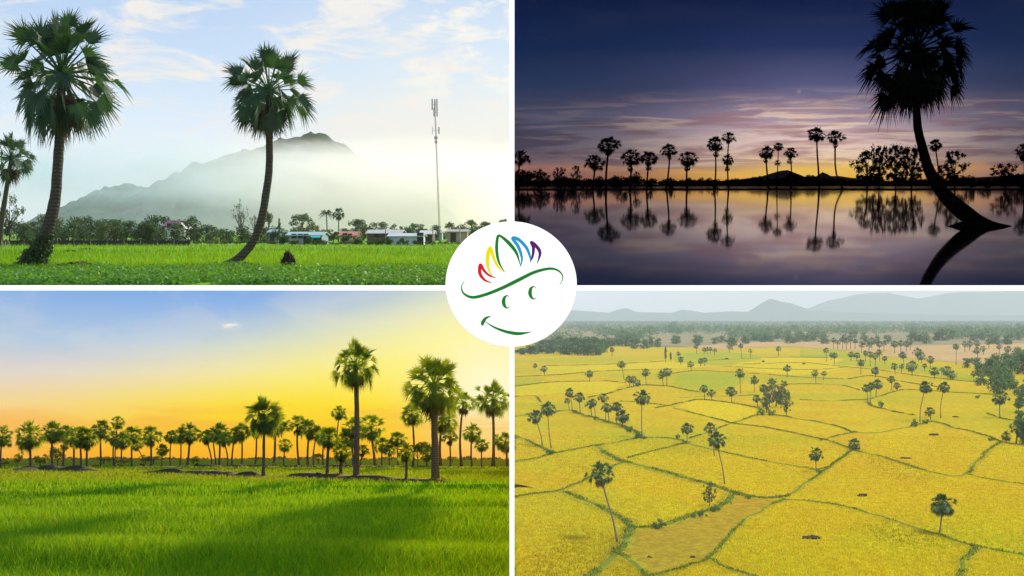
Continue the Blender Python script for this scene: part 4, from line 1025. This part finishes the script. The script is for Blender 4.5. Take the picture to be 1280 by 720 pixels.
row([(320, 536, 12, 319, 583), (405, 546, 11, 404, 583.5), (433, 549, 12, 432, 583.5), (478, 556, 10, 477, 583.5), (497, 549, 10.5, 498, 583.5), (562, 546, 11, 563, 583.5), (590, 541, 12, 590, 583.5), (602, 556, 9, 602, 583.8)], '{} low palm filling the gaps between taller palms, right half of the back row', G1)
palm(W, 616, 499, 25, 616.5, 583.5, ('bl', 'hi'), 'full crowned palm nearest the upright bar, glowing before the sun', G1, var=1, tw=.075)
palm(W, 330, 520, 26, 329, 598, ('bl', 'hi'), 'big bushy sugar palm on the left end of the front bank', G2, var=4, tw=.075, squash=1.2, fan=1.08)
palm(W, 411, 546, 17, 409, 600, ('bl', 'hi'), 'stubby dark palm left of the tall slim palm', G2, var=0, tw=.12)
palm(W, 427, 566, 14, 426, 600, ('bl', 'hi'), 'shortest stubby palm with green head touching the tall slim trunk', G2, var=2, tw=.16)
palm(W, 445, 456, 32, 445, 601, ('bl', 'hi'), 'tall slim sugar palm with wide foot on the front bank', G2, path=[(444.5, 603, 15), (445, 597, 9.5), (445.5, 580, 7.4), (446, 550, 7), (446, 515, 6.2), (445, 458, 5.4)], var=1, sides=12)
palm(W, 507, 565, 14.5, 507, 603, ('bl', 'hi'), 'short young palm between the tall slim palm and the large palm', G2, var=3, tw=.12)
palm(W, 542, 482, 44, 544, 602, ('bl', 'hi'), 'large full palm with thick straight trunk on the right of the front bank', G2, path=[(544, 605, 16), (544, 598, 11.5), (544, 580, 9.5), (543.5, 550, 8.5), (543, 520, 7.5), (542.5, 482, 6.5)], var=0, sides=12, squash=1.05)
# hazy trees beyond
for i, (px, top, base, w) in enumerate(((6, 573, 583, 16), (22, 566, 582, 14), (50, 566, 583, 24), (72, 553, 584, 28), (25, 562, 580, 10), (130, 570, 580, 30), (182, 567, 580, 20), (192, 569, 580, 24), (242, 569, 580, 22), (155, 573, 581, 26))):
    tree(W, px, top, base, w, 'round', m_lf_bl, '%s pale sunlit tree behind the back palms, from the left' % ordinal(i), 'pale trees behind the palms', 700, .045)
for i, (px, top, base, w) in enumerate(((522, 553, 583, 20), (533, 549, 583, 24), (398, 566, 580, 20), (565, 570, 579, 14))):
    tree(W, px, top, base, w, 'spread', m_lf_bl, '%s hazy golden tree low behind the large palm, from the left' % ordinal(i), 'hazy golden trees', 700, .045)
for i, (px, top, base, w) in enumerate(((556, 594, 603.5, 10), (178, 577, 583.6, 14), (345, 577, 583.4, 8), (150, 578, 583.8, 20), (120, 578, 585, 16))):
    tree(W, px, top, base, w, 'bush', m_lf_bl, ('small leafy sprout at the foot of the large palm', 'low shrub at the foot of the leaning thin palm', 'low stump-like shrub behind the big bushy palm', 'low shrubs under the middle palms of the thin bank', 'low shrub beside the thick dark group of palms')[i], None, 260, .08)
Bl = []
for px in np.arange(-20, 641, 2.2):
    Y = rg.uniform(1500, 2300); hpx = 1.2+4.2*abs(mnoise.noise(Vector((px*.03, 3, 1))))+rg.uniform(0, 1.4); hz = hpx*Y/F; x = W.at(px, 573, Y).x
    for f in (.3, .7): Bl.append((x+rg.uniform(-.3, .3)*hz, Y, hz*f, hz*.42))
V, Fc, C = leaf_cloud(6, Bl, 12000, 1.0); V[:, 2] = np.maximum(V[:, 2], 0); V[:, 0] = np.minimum(V[:, 0], -3)
tag(put('treeline', mesh('treeline', V, Fc, m_lf_bl, tint=C), W), kind='stuff')
frustum(W, 'haze', -160, 638.2, 361.9, 860, 20, 2960, air('sunset_haze', (1., .9, .62), .00003))
# ================================================================== GOLDEN VALLEY (lower right)
W = BR; rg = np.random.default_rng(33)
def mat_gold(name, a, b, g, rows=0.):
    m, t = new_mat(name); o = t.obj(); x, y, z = t.sep(o)
    n0 = t.noise(o, .006, 4, .55); n1 = t.noise(t.mapping(o, (.05, .028, 1), rot=(0, 0, .4)), 1., 5, .62, .4); n2 = t.noise(t.mapping(o, (.5, .35, 1)), 1., 5, .7)
    n3 = t.noise(o, 1.3, 4, .7)
    c = t.mix(t.mr(n1, .32, .68), a, b); c = t.mix(t.mr(n0, .44, .62, 0, .75), c, g)
    c = t.mix(t.mr(n2, .43, .62, 0, .50), c, tuple(v*.42 for v in a)); c = t.mix(t.mr(n3, .44, .62, 0, .45), c, tuple(v*.5 for v in a))
    w = t.n('ShaderNodeTexWave', wave_type='BANDS', bands_direction='X'); t.put(w.inputs['Vector'], t.mapping(o, rot=(0, 0, 1.15)))
    w.inputs['Scale'].default_value = .30; w.inputs['Distortion'].default_value = 5; w.inputs['Detail'].default_value = 3; w.inputs['Detail Scale'].default_value = .6
    c = t.mix(t.m('MULTIPLY', t.mr(w.outputs[1], .72, 1.), t.mr(n2, .3, .55, 0, .5+rows)), c, tuple(v*.5 for v in a))
    t.out(t.bsdf(c, .95, t.bump(t.m('ADD', n2, n3), .8, .35), .05)); return m
m_gold = mat_gold('ripe_rice', (.42, .295, .005), (.44, .375, .005), (.27, .315, .008))
xr = lambda y: (1.7/F)*y
ground(W, 'ground', [(xr(4), 4), (1500, 4), (21500, 22000), (xr(22000), 22000)], m_gold)
def patch(name, pts, mat, z):
    P = [W.g(px, py) for px, py in pts]; return ground(W, name, P, mat, z)
m_tan = mat_gold('stubble', (.40, .27, .13), (.46, .33, .17), (.34, .28, .12))
m_lime = mat_gold('green_rice', (.28, .31, .010), (.36, .34, .008), (.24, .30, .010))
m_brn = mat_gold('trampled_rice', (.33, .22, .012), (.38, .27, .012), (.26, .24, .018), .5)
m_yel = mat_gold('bright_rice', (.46, .37, .005), (.50, .41, .005), (.38, .37, .006))
m_scrub = mat_gold('scrubland', (.22, .19, .11), (.30, .25, .15), (.12, .15, .07))
patch('scrubland', [(643, 430), (760, 433), (850, 434), (960, 431), (1060, 431), (1160, 434), (1290, 430), (1400, 428), (1400, 400.6), (643, 400.6)], m_scrub, .12)
patch('stubble_field', [(1120, 433), (1290, 429), (1290, 447), (1235, 458), (1165, 450), (1100, 445)], m_tan, .2)
patch('stubble_field', [(852, 434), (930, 428), (1040, 428), (1125, 431), (1098, 442), (1040, 437), (980, 433), (900, 437)], m_tan, .28)
patch('rice_field', [(843, 442), (905, 439), (946, 444), (952, 450), (900, 457), (843, 453)], m_lime, .1)
patch('rice_field', [(846, 467), (905, 464.5), (935, 470), (918, 486), (876, 490), (856, 487), (843, 481)], m_lime, .14)
patch('rice_field', [(644, 472), (680, 473), (676, 478), (644, 482)], m_lime, .14)
patch('rice_field', [(1060, 448), (1170, 458), (1235, 474), (1215, 476), (1100, 460), (1040, 455)], m_lime, .12)
patch('rice_field', [(1000, 436), (1050, 439), (1100, 446), (1060, 447), (1000, 445)], m_lime, .16)
patch('rice_field', [(846, 507), (873, 500), (915, 504), (944, 511), (944, 518), (915, 528), (902, 524), (873, 517)], m_yel, .06)
patch('rice_field', [(645, 484), (697, 478), (757, 477), (782, 480), (757, 492), (700, 491), (672, 494), (645, 495)], m_yel, .06)
patch('rice_field', [(680, 458), (760, 456), (838, 452), (905, 458), (840, 461), (760, 463), (685, 468)], m_yel, .08)
patch('rice_field', [(935, 447), (1035, 448), (1100, 453), (1060, 460), (1000, 470), (940, 464), (915, 458)], m_yel, .08)
TRAMPLED = [(791, 661), (820, 659), (860, 648), (900, 633), (918, 620), (950, 624), (975, 627), (958, 635), (938, 646), (918, 664), (899, 684), (886, 697), (850, 708), (813, 719), (790, 703), (775, 690), (783, 676)]
patch('rice_field', TRAMPLED, m_brn, .06)

m_bund = mat_plain('bund_grass', (.10, .15, .018), .95, .6, .25, .05, 0, .9)
m_verge = mat_gold('verge', (.29, .25, .010), (.40, .31, .008), (.22, .24, .015))
BUNDS = [
 (1.6, [(640,545),(655,549),(672,558),(685,565),(692,567)]),
 (1.3, [(640,578),(665,574),(682,569),(700,565.5),(725,561),(747,557),(765,554),(790,549.5),(800,547.5),(840,548.5),(862,555),(882,560),(905,566),(930,571.5),(957,576.5),(985,581.5),(1021,588),(1024,592)]),
 (2.6, [(745,557),(757,566),(770,574),(779,578),(800,582),(830,590),(857,598),(890,607),(915,616),(930,620),(960,623),(982,621)]),
 (1.1, [(779,578),(755,589),(732,600),(700,613),(665,618),(644,622)]),
 (2.2, [(700,613),(725,623),(752,634),(775,649),(790,661)]),
 (2.4, [(790,661),(820,658.5),(850,650),(870,643.5),(890,636),(910,628),(917,617)]),
 (2.4, [(790,661),(781,676),(771,691),(755,706),(728,724)]),
 (1.8, [(771,691),(785,700),(800,712),(812,724)]),
 (1.0, [(806,722),(840,713),(865,706),(887,698),(901,682),(920,662),(940,644),(960,634),(982,625)]),
 (1.2, [(887,698),(905,709),(925,716),(950,724)]),
 (1.1, [(972,627),(982,625),(1005,626),(1035,630),(1060,634.5),(1085,641),(1110,650),(1140,660),(1174,669),(1190,674),(1215,682),(1250,690),(1290,697)]),
 (1.6, [(1216,682),(1212,692),(1206,705),(1199,724)]),
 (1.1, [(982,621),(1003,608),(1022,594),(1045,579),(1052,572),(1066,563)]),
 (1.3, [(1040,552.5),(1059,560),(1077,565.5),(1106,572.5),(1134,582),(1160,589),(1176,593),(1193,595.5),(1210,592),(1222,577),(1239,561),(1252,553)]),
 (1.0, [(1208,593),(1230,598),(1247,601),(1290,607)]),
 (1.3, [(1040,531),(1055,536),(1066,540.5),(1089,541.5),(1115,538),(1141,532.5),(1166,527.5),(1190,534),(1218,541),(1239,547.5),(1256,553),(1290,559)]),
 (1.1, [(843,510),(873,518),(902,525.5),(915,529.5),(948,533.5),(982,539.5),(1015,546.5),(1040,552.5)]),
 (.9, [(1024,551),(1042,546.5),(1066,540.5)]),
 (1.4, [(915,529.5),(930,524.5),(946,519),(972,519.5),(990,522.5),(1015,526.5),(1040,531)]),
 (.8, [(915,529.5),(898,536),(880,542.5),(862,548)]),
 (1.3, [(820,510),(840,506.5),(857,502.5),(873,499.5),(895,501.5),(915,504),(933,507),(947,510.5),(960,516)]),
 (1.5, [(735,497),(757,493),(778,486.5),(795,482.5),(810,481.5),(828,482.5),(840,483.5),(857,487.5),(876,490.5)]),
 (1.0, [(772,502),(795,502.5),(812,504.5),(828,506.5),(843,508)]),
 (2.2, [(644,521),(660,518.5),(690,515.5),(712,512.5),(723,517),(743,522.5),(763,528.5),(782,534.5),(795,541),(801,548)]),
 (1.0, [(644,496),(658,495),(670,495.5),(676,503)]),
 (1.2, [(644,483),(673,479.5),(697,477.5),(720,477),(757,476.5),(782,478.5)]),
 (.6, [(785,572.5),(807,566.5),(840,558.5),(862,553)]),
 (1.2, [(1000,500),(1040,501.5),(1062,500.5),(1083,499.5),(1102,494.5),(1115,490.5),(1130,487.5),(1160,488.5),(1186,490.5),(1209,491.5),(1242,494)]),
 (1.6, [(1083,499.5),(1089,507),(1109,512.5),(1124,516),(1142,519)]),
 (1.0, [(1234,517),(1250,522.5),(1265,525.5),(1290,529)]),
 (1.2, [(644,471),(700,468.5),(760,463.5),(840,461.5)]), (1.2, [(840,467),(870,463.5),(905,465),(950,467.5),(1000,471.5),(1052,474)]),
 (1.2, [(930,455.5),(1000,453.5),(1040,457),(1100,463),(1160,471.5),(1240,480)]), (1.2, [(1060,474),(1090,470),(1130,477.5),(1175,484)]),
 (1.2, [(880,451),(930,448.5),(985,446.5),(1035,447.5)]), (1.2, [(680,457.5),(760,455.5),(838,451)]), (1.2, [(905,458),(960,461),(1020,462),(1060,459)]),
 (.8, [(1043,582),(1020,588)]), (1.2, [(850,497),(900,495.5),(950,494)]), (1.0, [(950,482),(1010,480),(1052,482),(1075,488)]),
]
BX, BY, BH = [], [], []
for i, (w, pts) in enumerate(BUNDS):
    far = W.g(*pts[0]).y; k = 1+.35*max(0, (far-700)/600)
    bund(W, 'verge', pts, w*1.9*k, .05, m_verge, i+50, False, .55, lift=.07)
    bund(W, 'field_bund', pts, w*.55*k, .2, m_bund, i, False, .55, lift=.1)
    P = [W.g(*p) for p in pts]; L = sum((P[j+1]-P[j]).length for j in range(len(P)-1)); Q = smooth_path(P, max(20, int(L*1.2)))
    per = 9 if w < 1.5 else 13
    Q = [p+Vector((mnoise.noise(p*.06), mnoise.noise(p*.06+Vector((9, 0, 0))), 0))*.88+Vector((mnoise.noise(p*.23), mnoise.noise(p*.23+Vector((5, 0, 0))), 0))*.33 for p in Q]
    for q in Q:
        if mnoise.noise(Vector((q.x*.05, q.y*.05, i))) < -.18: continue
        BX += list(q.x+rg.normal(0, w*.24*k, per)); BY += list(q.y+rg.normal(0, w*.24*k, per)); BH += [.25+.5*rg.random()*(1.2 if w > 2 else .8)]*per
BX, BY, BH = np.array(BX), np.array(BY), np.array(BH)
ok = (BX > BY*2.2/F)
m_bg = mat_leaf('bund_grass_leaf', (.11, .155, .022), (.17, .21, .02), .3, .7, .1)
blades(W, 'grass', rg, BX[ok], BY[ok], BH[ok]*.65, .08, m_bg, .5, .15, (.5, 1.4))
# the standing rice of the nearer fields
X, Y = scatter(W, rg, 70000, 644, 1284, 545, 724)
def inside(X, Y, poly):
    c = np.zeros(len(X), bool); q = poly[-1]
    for p in poly:
        c ^= ((p.y > Y) != (q.y > Y)) & (X < (q.x-p.x)*(Y-p.y)/(q.y-p.y+1e-9)+p.x); q = p
    return c
k = ~inside(X, Y, [W.g(*p) for p in TRAMPLED]); X, Y = X[k], Y[k]
m_straw = mat_leaf('rice_straw', (.61, .495, .008), (.63, .51, .008), .45, .9, .0)
q = np.array([mnoise.noise(Vector((x*.016, y*.010, 1.)))+.6*mnoise.noise(Vector((x*.05+9, y*.028, 4.))) for x, y in zip(X, Y)])
lodged = np.array([mnoise.noise(Vector((x*.035+3, y*.020, 7.))) for x, y in zip(X, Y)])
hue = np.stack([1+.10*q-.30*np.clip(-q, 0, 1), 1-.14*np.clip(q, 0, 1)+.05*np.clip(-q, 0, 1), np.ones(len(q))*1.1], 1)*(1-.34*np.clip((lodged-.28)*4, 0, 1))[:, None]
blades(W, 'rice', rg, X, Y, .34, .07, m_straw, .5, 0., (.7, 1.15), hue=hue)
def prow(rows, fmt, group, lod='lo', tw=.07):
    for i, q in enumerate(rows):
        cx, cy_, r, bx, by = q; palm(W, cx, cy_, r, bx, by, ('br', lod), fmt.format(ordinal(i)) if '{}' in fmt else fmt, group, tw=max(tw, .42/r), base_flare=1.25, fan=1.16)
GB = 'sugar palms among the golden fields'
one = lambda q, lb, lod='mid': prow([q], lb, GB, lod, .065)
one((751, 592, 19, 772, 678), 'tallest leaning sugar palm with pale bent trunk, lower left of the golden fields', 'hi')
one((1178, 630, 16, 1174, 669), 'lone straight sugar palm on the curved bund at the lower right', 'hi')
one((896, 550, 12, 906, 605), 'sugar palm with long trunk and heavy skirt, in front of its shorter twin', 'hi')
one((888, 535, 8.5, 893, 570), 'shorter sugar palm half hidden behind the heavy skirted one')
one((859, 535, 8, 859, 555.5), 'small straight sugar palm beside a dark shrub on the bund')
one((1020, 567, 9.5, 1021, 590.5), 'sugar palm at the bund corner with a bushy trunk')
one((803, 497, 10.5, 803, 547.5), 'tall straight sugar palm on the bund crossing with a green shrub at its foot', 'hi')
one((669, 521, 10, 678, 557), 'left one of two tall leaning palms near the upright bar', 'hi'); one((685, 511, 10, 689, 560), 'right, higher one of two tall leaning palms near the upright bar', 'hi')
prow([(709, 501, 4, 711.5, 512.5), (712, 491, 6, 715, 513.5), (724, 496, 7.5, 725.5, 517), (738, 505, 7, 740, 520.5), (741, 503, 6, 744, 521.5), (754, 497, 7, 757, 526.5), (759, 509, 7.5, 761, 528.5), (771, 508, 7, 771, 529.5), (778, 520, 9.5, 779, 534.5)], '{} sugar palm down the green bund that slants between two fields', 'palms along the slanting green bund', 'mid', .08)
one((1157, 483, 9, 1150, 528), 'tall thin sugar palm leaning over shrubs on the central right bund', 'hi'); one((1180, 484, 8, 1176, 522.5), 'tall thin straight sugar palm standing free in the field right of the leaning one', 'hi')
one((1162, 514, 7, 1163, 524.5), 'short round palm between the two tall thin ones'); one((1068, 555, 8, 1068.5, 563), 'squat bushy palm with no visible trunk at the bund crossing')
one((1258, 545, 6.5, 1258, 552.5), 'young spiky palm near the right edge bund')
one((1250, 496, 11, 1250, 523), 'bushy palm with thin foot below the right edge wood'); one((1274, 503, 8, 1273, 516), 'palm touching the right edge above the dark clump')
prow([(1276, 527, 9, 1275, 541), (1272, 534, 10, 1270, 555), (1280, 540, 10, 1279, 556)], '{} palm of the dark clump at the right edge', 'dark clump at the right edge', 'mid', .1)
prow([(1083, 485, 6, 1085, 504), (1089, 483, 5.5, 1088, 503.5), (1097, 480, 7, 1095, 496.5), (1114, 474, 5.5, 1114, 488), (1121, 482, 5, 1121, 488)], '{} palm in the loose row beside the round bush, centre right', 'loose row centre right', 'mid', .08)
one((914, 489, 7.5, 915, 503), 'plump palm standing apart right of the plump pair'); prow([(880, 485, 6, 881, 500), (889, 491, 5.5, 890, 500.5)], '{} of a plump pair of palms on the middle bund', 'plump pair', 'mid', .09)
prow([(946, 498, 6, 947, 509), (956, 502, 6, 957, 511), (954, 485, 5.5, 955, 500)], '{} palm clustered at the left of the pale feathery tree', 'palms by the pale feathery tree', 'mid', .08)
one((925, 466, 6.5, 926, 491.5), 'tall thin palm above the plump palm on the greenish field'); one((943, 475, 5.5, 943, 490.5), 'leafy trunked palm right of the tall thin palm')
prow([(786, 474, 5, 787, 482.5), (791.5, 474, 5, 792, 482.5), (797, 478, 4.5, 797, 483.5)], '{} of three squat palms bunched on the upper left bund', 'squat bunch upper left')
one((777, 455, 5.5, 780, 474), 'thin leaning palm above the squat bunch'); one((807, 465, 5.5, 808, 481.5), 'straight palm left of the crossing pair'); prow([(827, 468, 6, 829, 482), (833.5, 465, 6.5, 833.5, 482.5)], '{} of the crossing pair of palms on the upper bund', 'crossing pair')
prow([(669, 457, 3.2, 669, 460.5), (680, 461, 5, 681, 470), (737, 467, 5, 737, 477), (758.5, 433, 3.4, 759, 441), (765, 437, 3.4, 765, 445)], '{} lone little palm in the far upper left fields', 'little palms upper left')
prow([(848, 442, 3, 849, 453), (851, 449, 4, 851, 456), (863, 455, 4.8, 864, 464), (876, 451, 4, 876, 458), (881, 450, 3.6, 881, 457.5), (870, 433, 3.4, 871, 442), (880, 437, 3.2, 880, 442.5), (884, 436.5, 3.2, 884, 442.5), (888, 436, 3.2, 888, 442), (893.5, 438, 3, 893.5, 444)], '{} palm around the lime green field in the distance', 'palms round the lime green field')
prow([(912, 433, 3.8, 912, 441), (916, 428, 3.4, 916, 438), (926, 432, 3.6, 927, 447), (938, 439, 3.4, 938, 447), (973, 436, 3.4, 973, 445), (984, 460, 5, 984, 472), (1019, 466, 5, 1020, 480), (1030, 467, 4, 1029, 475), (1032.5, 438, 4, 1032.5, 453), (1039, 443, 3.4, 1039, 450)], '{} scattered palm in the far middle of the yellow fields', 'scattered far middle palms')
prow([(1043, 444, 4.5, 1043, 455), (1064, 443, 4.2, 1064, 451), (1071, 444, 4.4, 1071, 451), (1076, 453, 5.4, 1076, 468), (1082, 441, 4, 1082, 452), (1088, 443, 4.5, 1088, 458), (1094, 445, 5.4, 1094, 457), (1099, 440, 4.4, 1100, 452), (1106, 448, 4, 1106, 455), (1094, 463, 6, 1094, 471.5), (1118, 458, 4.8, 1119, 467), (1127, 458, 3.6, 1127, 466), (1128.5, 443.5, 5.4, 1130, 457)], '{} palm in the crowded band right of the centre distance', 'crowded palm band')
prow([(1140, 457, 7.5, 1140, 469.5), (1147, 440, 6, 1148, 452), (1151, 445, 6, 1152, 454), (1156, 457, 3.4, 1156, 464), (1163, 449, 5, 1163, 461), (1168, 464, 6.5, 1168, 474), (1177, 462, 4, 1177, 469), (1184, 463, 7, 1185, 473), (1190, 468, 5.5, 1191, 475), (1217, 467, 4.5, 1217, 472.5), (1223, 466, 4.5, 1223, 472.5), (1195, 433, 4.6, 1195, 456)], '{} palm in the darker band left of the right edge wood', 'darker palm band')
prow([(1206, 430, 4.4, 1206, 440), (1212, 430, 4.4, 1212, 439), (1221, 429, 4.4, 1221, 438), (1221, 438, 5.4, 1222, 452), (1229, 436, 4.4, 1229, 444), (1236, 427, 4.2, 1236, 436), (1249, 433, 4.6, 1249, 442), (1260, 436, 4.6, 1260, 446)], '{} palm on the tan stubble near the right edge', 'palms on the tan stubble')
prow([(1042, 425, 3.6, 1042, 436), (1047, 428, 3.8, 1047, 437), (1053, 424, 4, 1053, 436), (1058, 426, 4, 1058, 437), (1063, 423, 4, 1063, 436), (1069, 426, 3.8, 1069, 436), (1077, 432, 3.8, 1077, 441), (1086, 431, 4, 1086, 441), (1090, 426, 5, 1090, 436), (1099, 430, 4.4, 1099, 440), (1105, 429, 4, 1105, 439), (1118, 430, 4.8, 1118, 441.5), (1126, 429, 4.8, 1126, 441), (1133, 430, 4.5, 1133, 440), (1138, 427, 5, 1138, 438)], '{} palm in the far row before the blue woods', 'far row of palms')
# leafy trees and shrubs of the valley
for px, top, base, w, sh, lb, mt in (
 (970, 473, 508, 30, 'lacy', 'pale feathery tree, larger and left of two in the middle fields', m_lf_brp), (983, 487, 520, 18, 'lacy', 'pale feathery tree with bare thin trunk, smaller right one', m_lf_brp),
 (887, 602, 633, 18, 'lacy', 'spindly see-through tree on the bund in the lower middle', m_lf_br), (832, 433, 454, 8, 'tall', 'narrow tall dark tree at the edge of the upper fields', m_lf_br), (838.5, 440, 453, 7, 'tall', 'narrow smaller tree right beside the narrow tall one', m_lf_br)):
    tree(W, px, top, base, w, sh, mt, lb, None, 1700, .035)
for px, top, base, w, lb in ((825, 646, 661, 22, 'largest round shrub on the bund in the lower middle'), (878, 636, 646, 13, 'low shrub left of the spindly tree foot'), (895, 629, 640, 15, 'low shrub right of the spindly tree foot'), (866, 641, 648, 8, 'tiny shrub between the largest shrub and the spindly tree'), (798, 538, 549, 10, 'pale green shrub left of the tall straight palm foot'), (806, 543.5, 549, 8, 'dark small shrub right of the tall straight palm foot'), (848, 541, 549.5, 8, 'dark pointed shrub on the middle bund'), (950, 508, 520, 11, 'dark shrub left below the pale feathery tree'), (964, 508, 520, 12, 'dark shrub right below the pale feathery tree'), (1100, 499, 510, 10, 'round bush on the short bund, centre right'), (1143, 521, 534, 13, 'pale spreading shrub at the foot of the leaning thin palm'), (1157, 522, 530, 10, 'dark shrub right of the leaning thin palm foot'), (688, 560, 569, 13, 'low scrub at the bund joint under the two leaning palms'), (745, 519, 525, 9, 'low scrub under the slanting row, upper'), (786, 530, 541, 12, 'low scrub under the slanting row, lower end'), (1240, 545, 551, 12, 'flat scrub on the right bund'), (1224, 493, 498, 11, 'flat scrub patch in the far right field'), (935, 617, 624, 12, 'flat scrub where the wide bund forks, lower middle')):
    tree(W, px, top, base, w, 'bush', m_lf_br, lb, None, 420, .07)
r1 = random.Random(3)
gv = [(648, 436, 441), (655, 434, 443), (664, 431, 443), (673, 429, 442), (683, 429, 442), (692, 427, 442), (700, 424, 440), (688, 424, 437), (708, 421, 440), (717, 420, 441), (712, 426, 443.5), (722, 424, 444), (730, 422, 444), (738, 420, 443), (746, 419, 443), (753, 422, 441), (735, 428, 444.5), (745, 427, 444), (705, 431, 443.5), (696, 418, 433), (677, 424, 434), (763, 421, 434), (773, 422, 432)]
for i, (px, top, base) in enumerate(gv):
    tree(W, px, top, base, r1.uniform(18, 25), 'dense', m_lf_br, '%s tree of the dense grove below the round sign' % ordinal(i), 'dense grove below the round sign', 1100, .05)
wd_ = [(1233, 452, 468, 18), (1240, 446, 470, 20), (1247, 440, 466, 22), (1238, 458, 480, 18), (1252, 450, 476, 24), (1258, 440, 462, 18), (1264, 447, 470, 20), (1272, 442, 468, 22), (1280, 436, 468, 24), (1246, 466, 492, 20), (1256, 462, 488, 18), (1209, 447, 460, 14), (1220, 446, 462, 14), (1271, 432, 450, 14)]
for i, (px, top, base, w) in enumerate(wd_):
    tree(W, px, top, base, w*1.3, 'dense', m_lf_br, '%s tree of the wood at the right edge of the valley' % ordinal(i), 'wood at the right edge', 800, .05)
md = [(783, 418, 433, 18), (793, 421, 436, 16), (805, 423, 436, 14), (812, 419, 434, 14), (822, 422, 434, 12), (846, 418, 430, 14), (872, 420, 428, 12), (893, 421, 430, 10), (902, 419, 428, 14), (950, 416, 426, 20), (962, 418, 427, 16), (995, 417, 428, 18), (1008, 417, 427, 16), (1017, 412, 426, 18), (1143, 412, 427, 20), (1153, 414, 427, 18), (1178, 411, 426, 22), (1190, 410, 424, 22), (1170, 414, 426, 14), (1110, 418, 428, 12), (915, 421, 430, 10), (1030, 420, 430, 14), (1222, 414, 424, 16)]
for i, (px, top, base, w) in enumerate(md):
    tree(W, px, top, base, w*1.15, 'dense', m_lf_br, '%s dusky tree dotted over the far dry land, from the left' % ordinal(i), 'dusky trees of the far dry land', 500, .06)
# far woods as one mass
Bl = []
for _ in range(13000):
    px = rg.uniform(644, 1292); py = 398.6+26*rg.random()**1.5
    d = mnoise.noise(Vector((px*.012, py*.16, 2.)))+.5*mnoise.noise(Vector((px*.05, py*.5, 9.)))
    thick = -.16 if py > 412 else -.5
    if 1190 < px and py < 421: thick = -.7
    if py < 411: thick = -.55
    if d < thick+.22*(py > 418): continue
    g = W.g(px, py)
    if g.y > 8600: g = W.at(px, py, 8600); g.z = 0
    hz = rg.uniform(9, 18)
    Bl.append((g.x, g.y, hz*.45, hz*.5)); Bl.append((g.x+rg.uniform(-4, 4), g.y, hz*.75, hz*.36))
V, Fc, C = leaf_cloud(16, Bl, 150000, 1.6, 1., .3); V[:, 2] = np.maximum(V[:, 2], 0)
tag(put('woodland', mesh('woodland', V, Fc, m_lf_br, tint=C), W), kind='stuff')
# hills at the end of the valley
mh = mat_hill('valley_hill', (.05, .07, .035), (.09, .10, .05), (.16, .14, .10))
ridge(W, 'hills', [(640, 391), (700, 390), (716, 387.5), (735, 389), (760, 391), (774, 386.5), (783, 385), (796, 390), (840, 391), (852, 387), (862, 388), (880, 391), (915, 389), (935, 390), (945, 383.5), (957, 376), (964, 373), (975, 377), (990, 379.5), (1000, 383), (1010, 387), (1030, 389), (1080, 391), (1140, 393), (1200, 394), (1300, 394)], 15500, 900, 800, mh, 5, .0024, 170, 14)
ridge(W, 'hills', [(960, 394), (1000, 388), (1012, 385), (1022, 380), (1036, 375.5), (1050, 373), (1066, 369), (1092, 366), (1110, 366), (1130, 370), (1146, 373), (1162, 371), (1180, 367), (1200, 365), (1240, 364.5), (1280, 364), (1340, 366)], 19500, 1200, 1000, mh, 5, .0018, 130, 14)
# dark debris in the stubble
for px, py, w, h, lb in ((1078, 620, 12, 3.2, 'dark heap of debris in the field left of the lone straight palm'), (1015, 673, 22, 3.4, 'long dark heap of debris in the lower middle field'), (1167, 544, 11, 2.4, 'round dark heap in the field below the two tall thin palms'), (1132, 573, 15, 1.6, 'thin dark streak of debris right of the squat palm'), (1195, 521.5, 7, 1.5, 'small dark heap right of the tall straight palm foot'), (1005, 455.5, 4, 1.6, 'tiny dark heap in the far yellow field, right one'), (954, 452.5, 4, 1.8, 'tiny dark heap in the far yellow field, middle one'), (908, 449, 5, 1.4, 'tiny dark heap by the lime green field'), (866, 697.5, 7, 2.4, 'small green dark clump in the brown trampled field'), (812, 697, 7, 2, 'small dark clump at the left of the trampled field')):
    lump('debris_heap', lb, 'heap', px, py, w, h, (.045, .04, .03), int(px), .55, W=W)
frustum(W, 'haze', 642.2, 1420, 361.9, 960, 20, 21800, air('valley_haze', (.64, .80, 1.), .00008))
for i, (px, top, base, w) in enumerate(((1276, 486, 506, 18), (1282, 472, 492, 22), (1268, 476, 494, 14), (1282, 520, 556, 18), (1274, 512, 530, 16), (1262, 466, 486, 18), (1226, 466, 482, 16), (1222, 452, 470, 14))):
    tree(W, px, top, base, w*1.2, 'dense', m_lf_br, '%s leafy clump down the right edge of the golden fields' % ordinal(i), 'leafy clumps at the right edge', 800, .05)
for i, (px, top, base, w) in enumerate(((976, 480, 510, 20), (962, 482, 509, 18), (958, 494, 516, 12))):
    tree(W, px, top, base, w, 'lacy', m_lf_brp, '%s pale tree filling the feathery clump in the middle fields' % ordinal(i), 'feathery clump', 1200, .04)
far_ = sorted((r1.uniform(760, 1278), r1.uniform(409, 433)) for _ in range(70))
for i, (px, base) in enumerate(far_):
    h = r1.uniform(7, 12)*(base-388)/40+2
    tree(W, px, base-h, base, h*r1.uniform(.9, 1.5), 'dense', m_lf_br, '%s small hazy tree of the far plain, counted from the left' % ordinal(i), 'small hazy trees of the far plain', 500, .06)
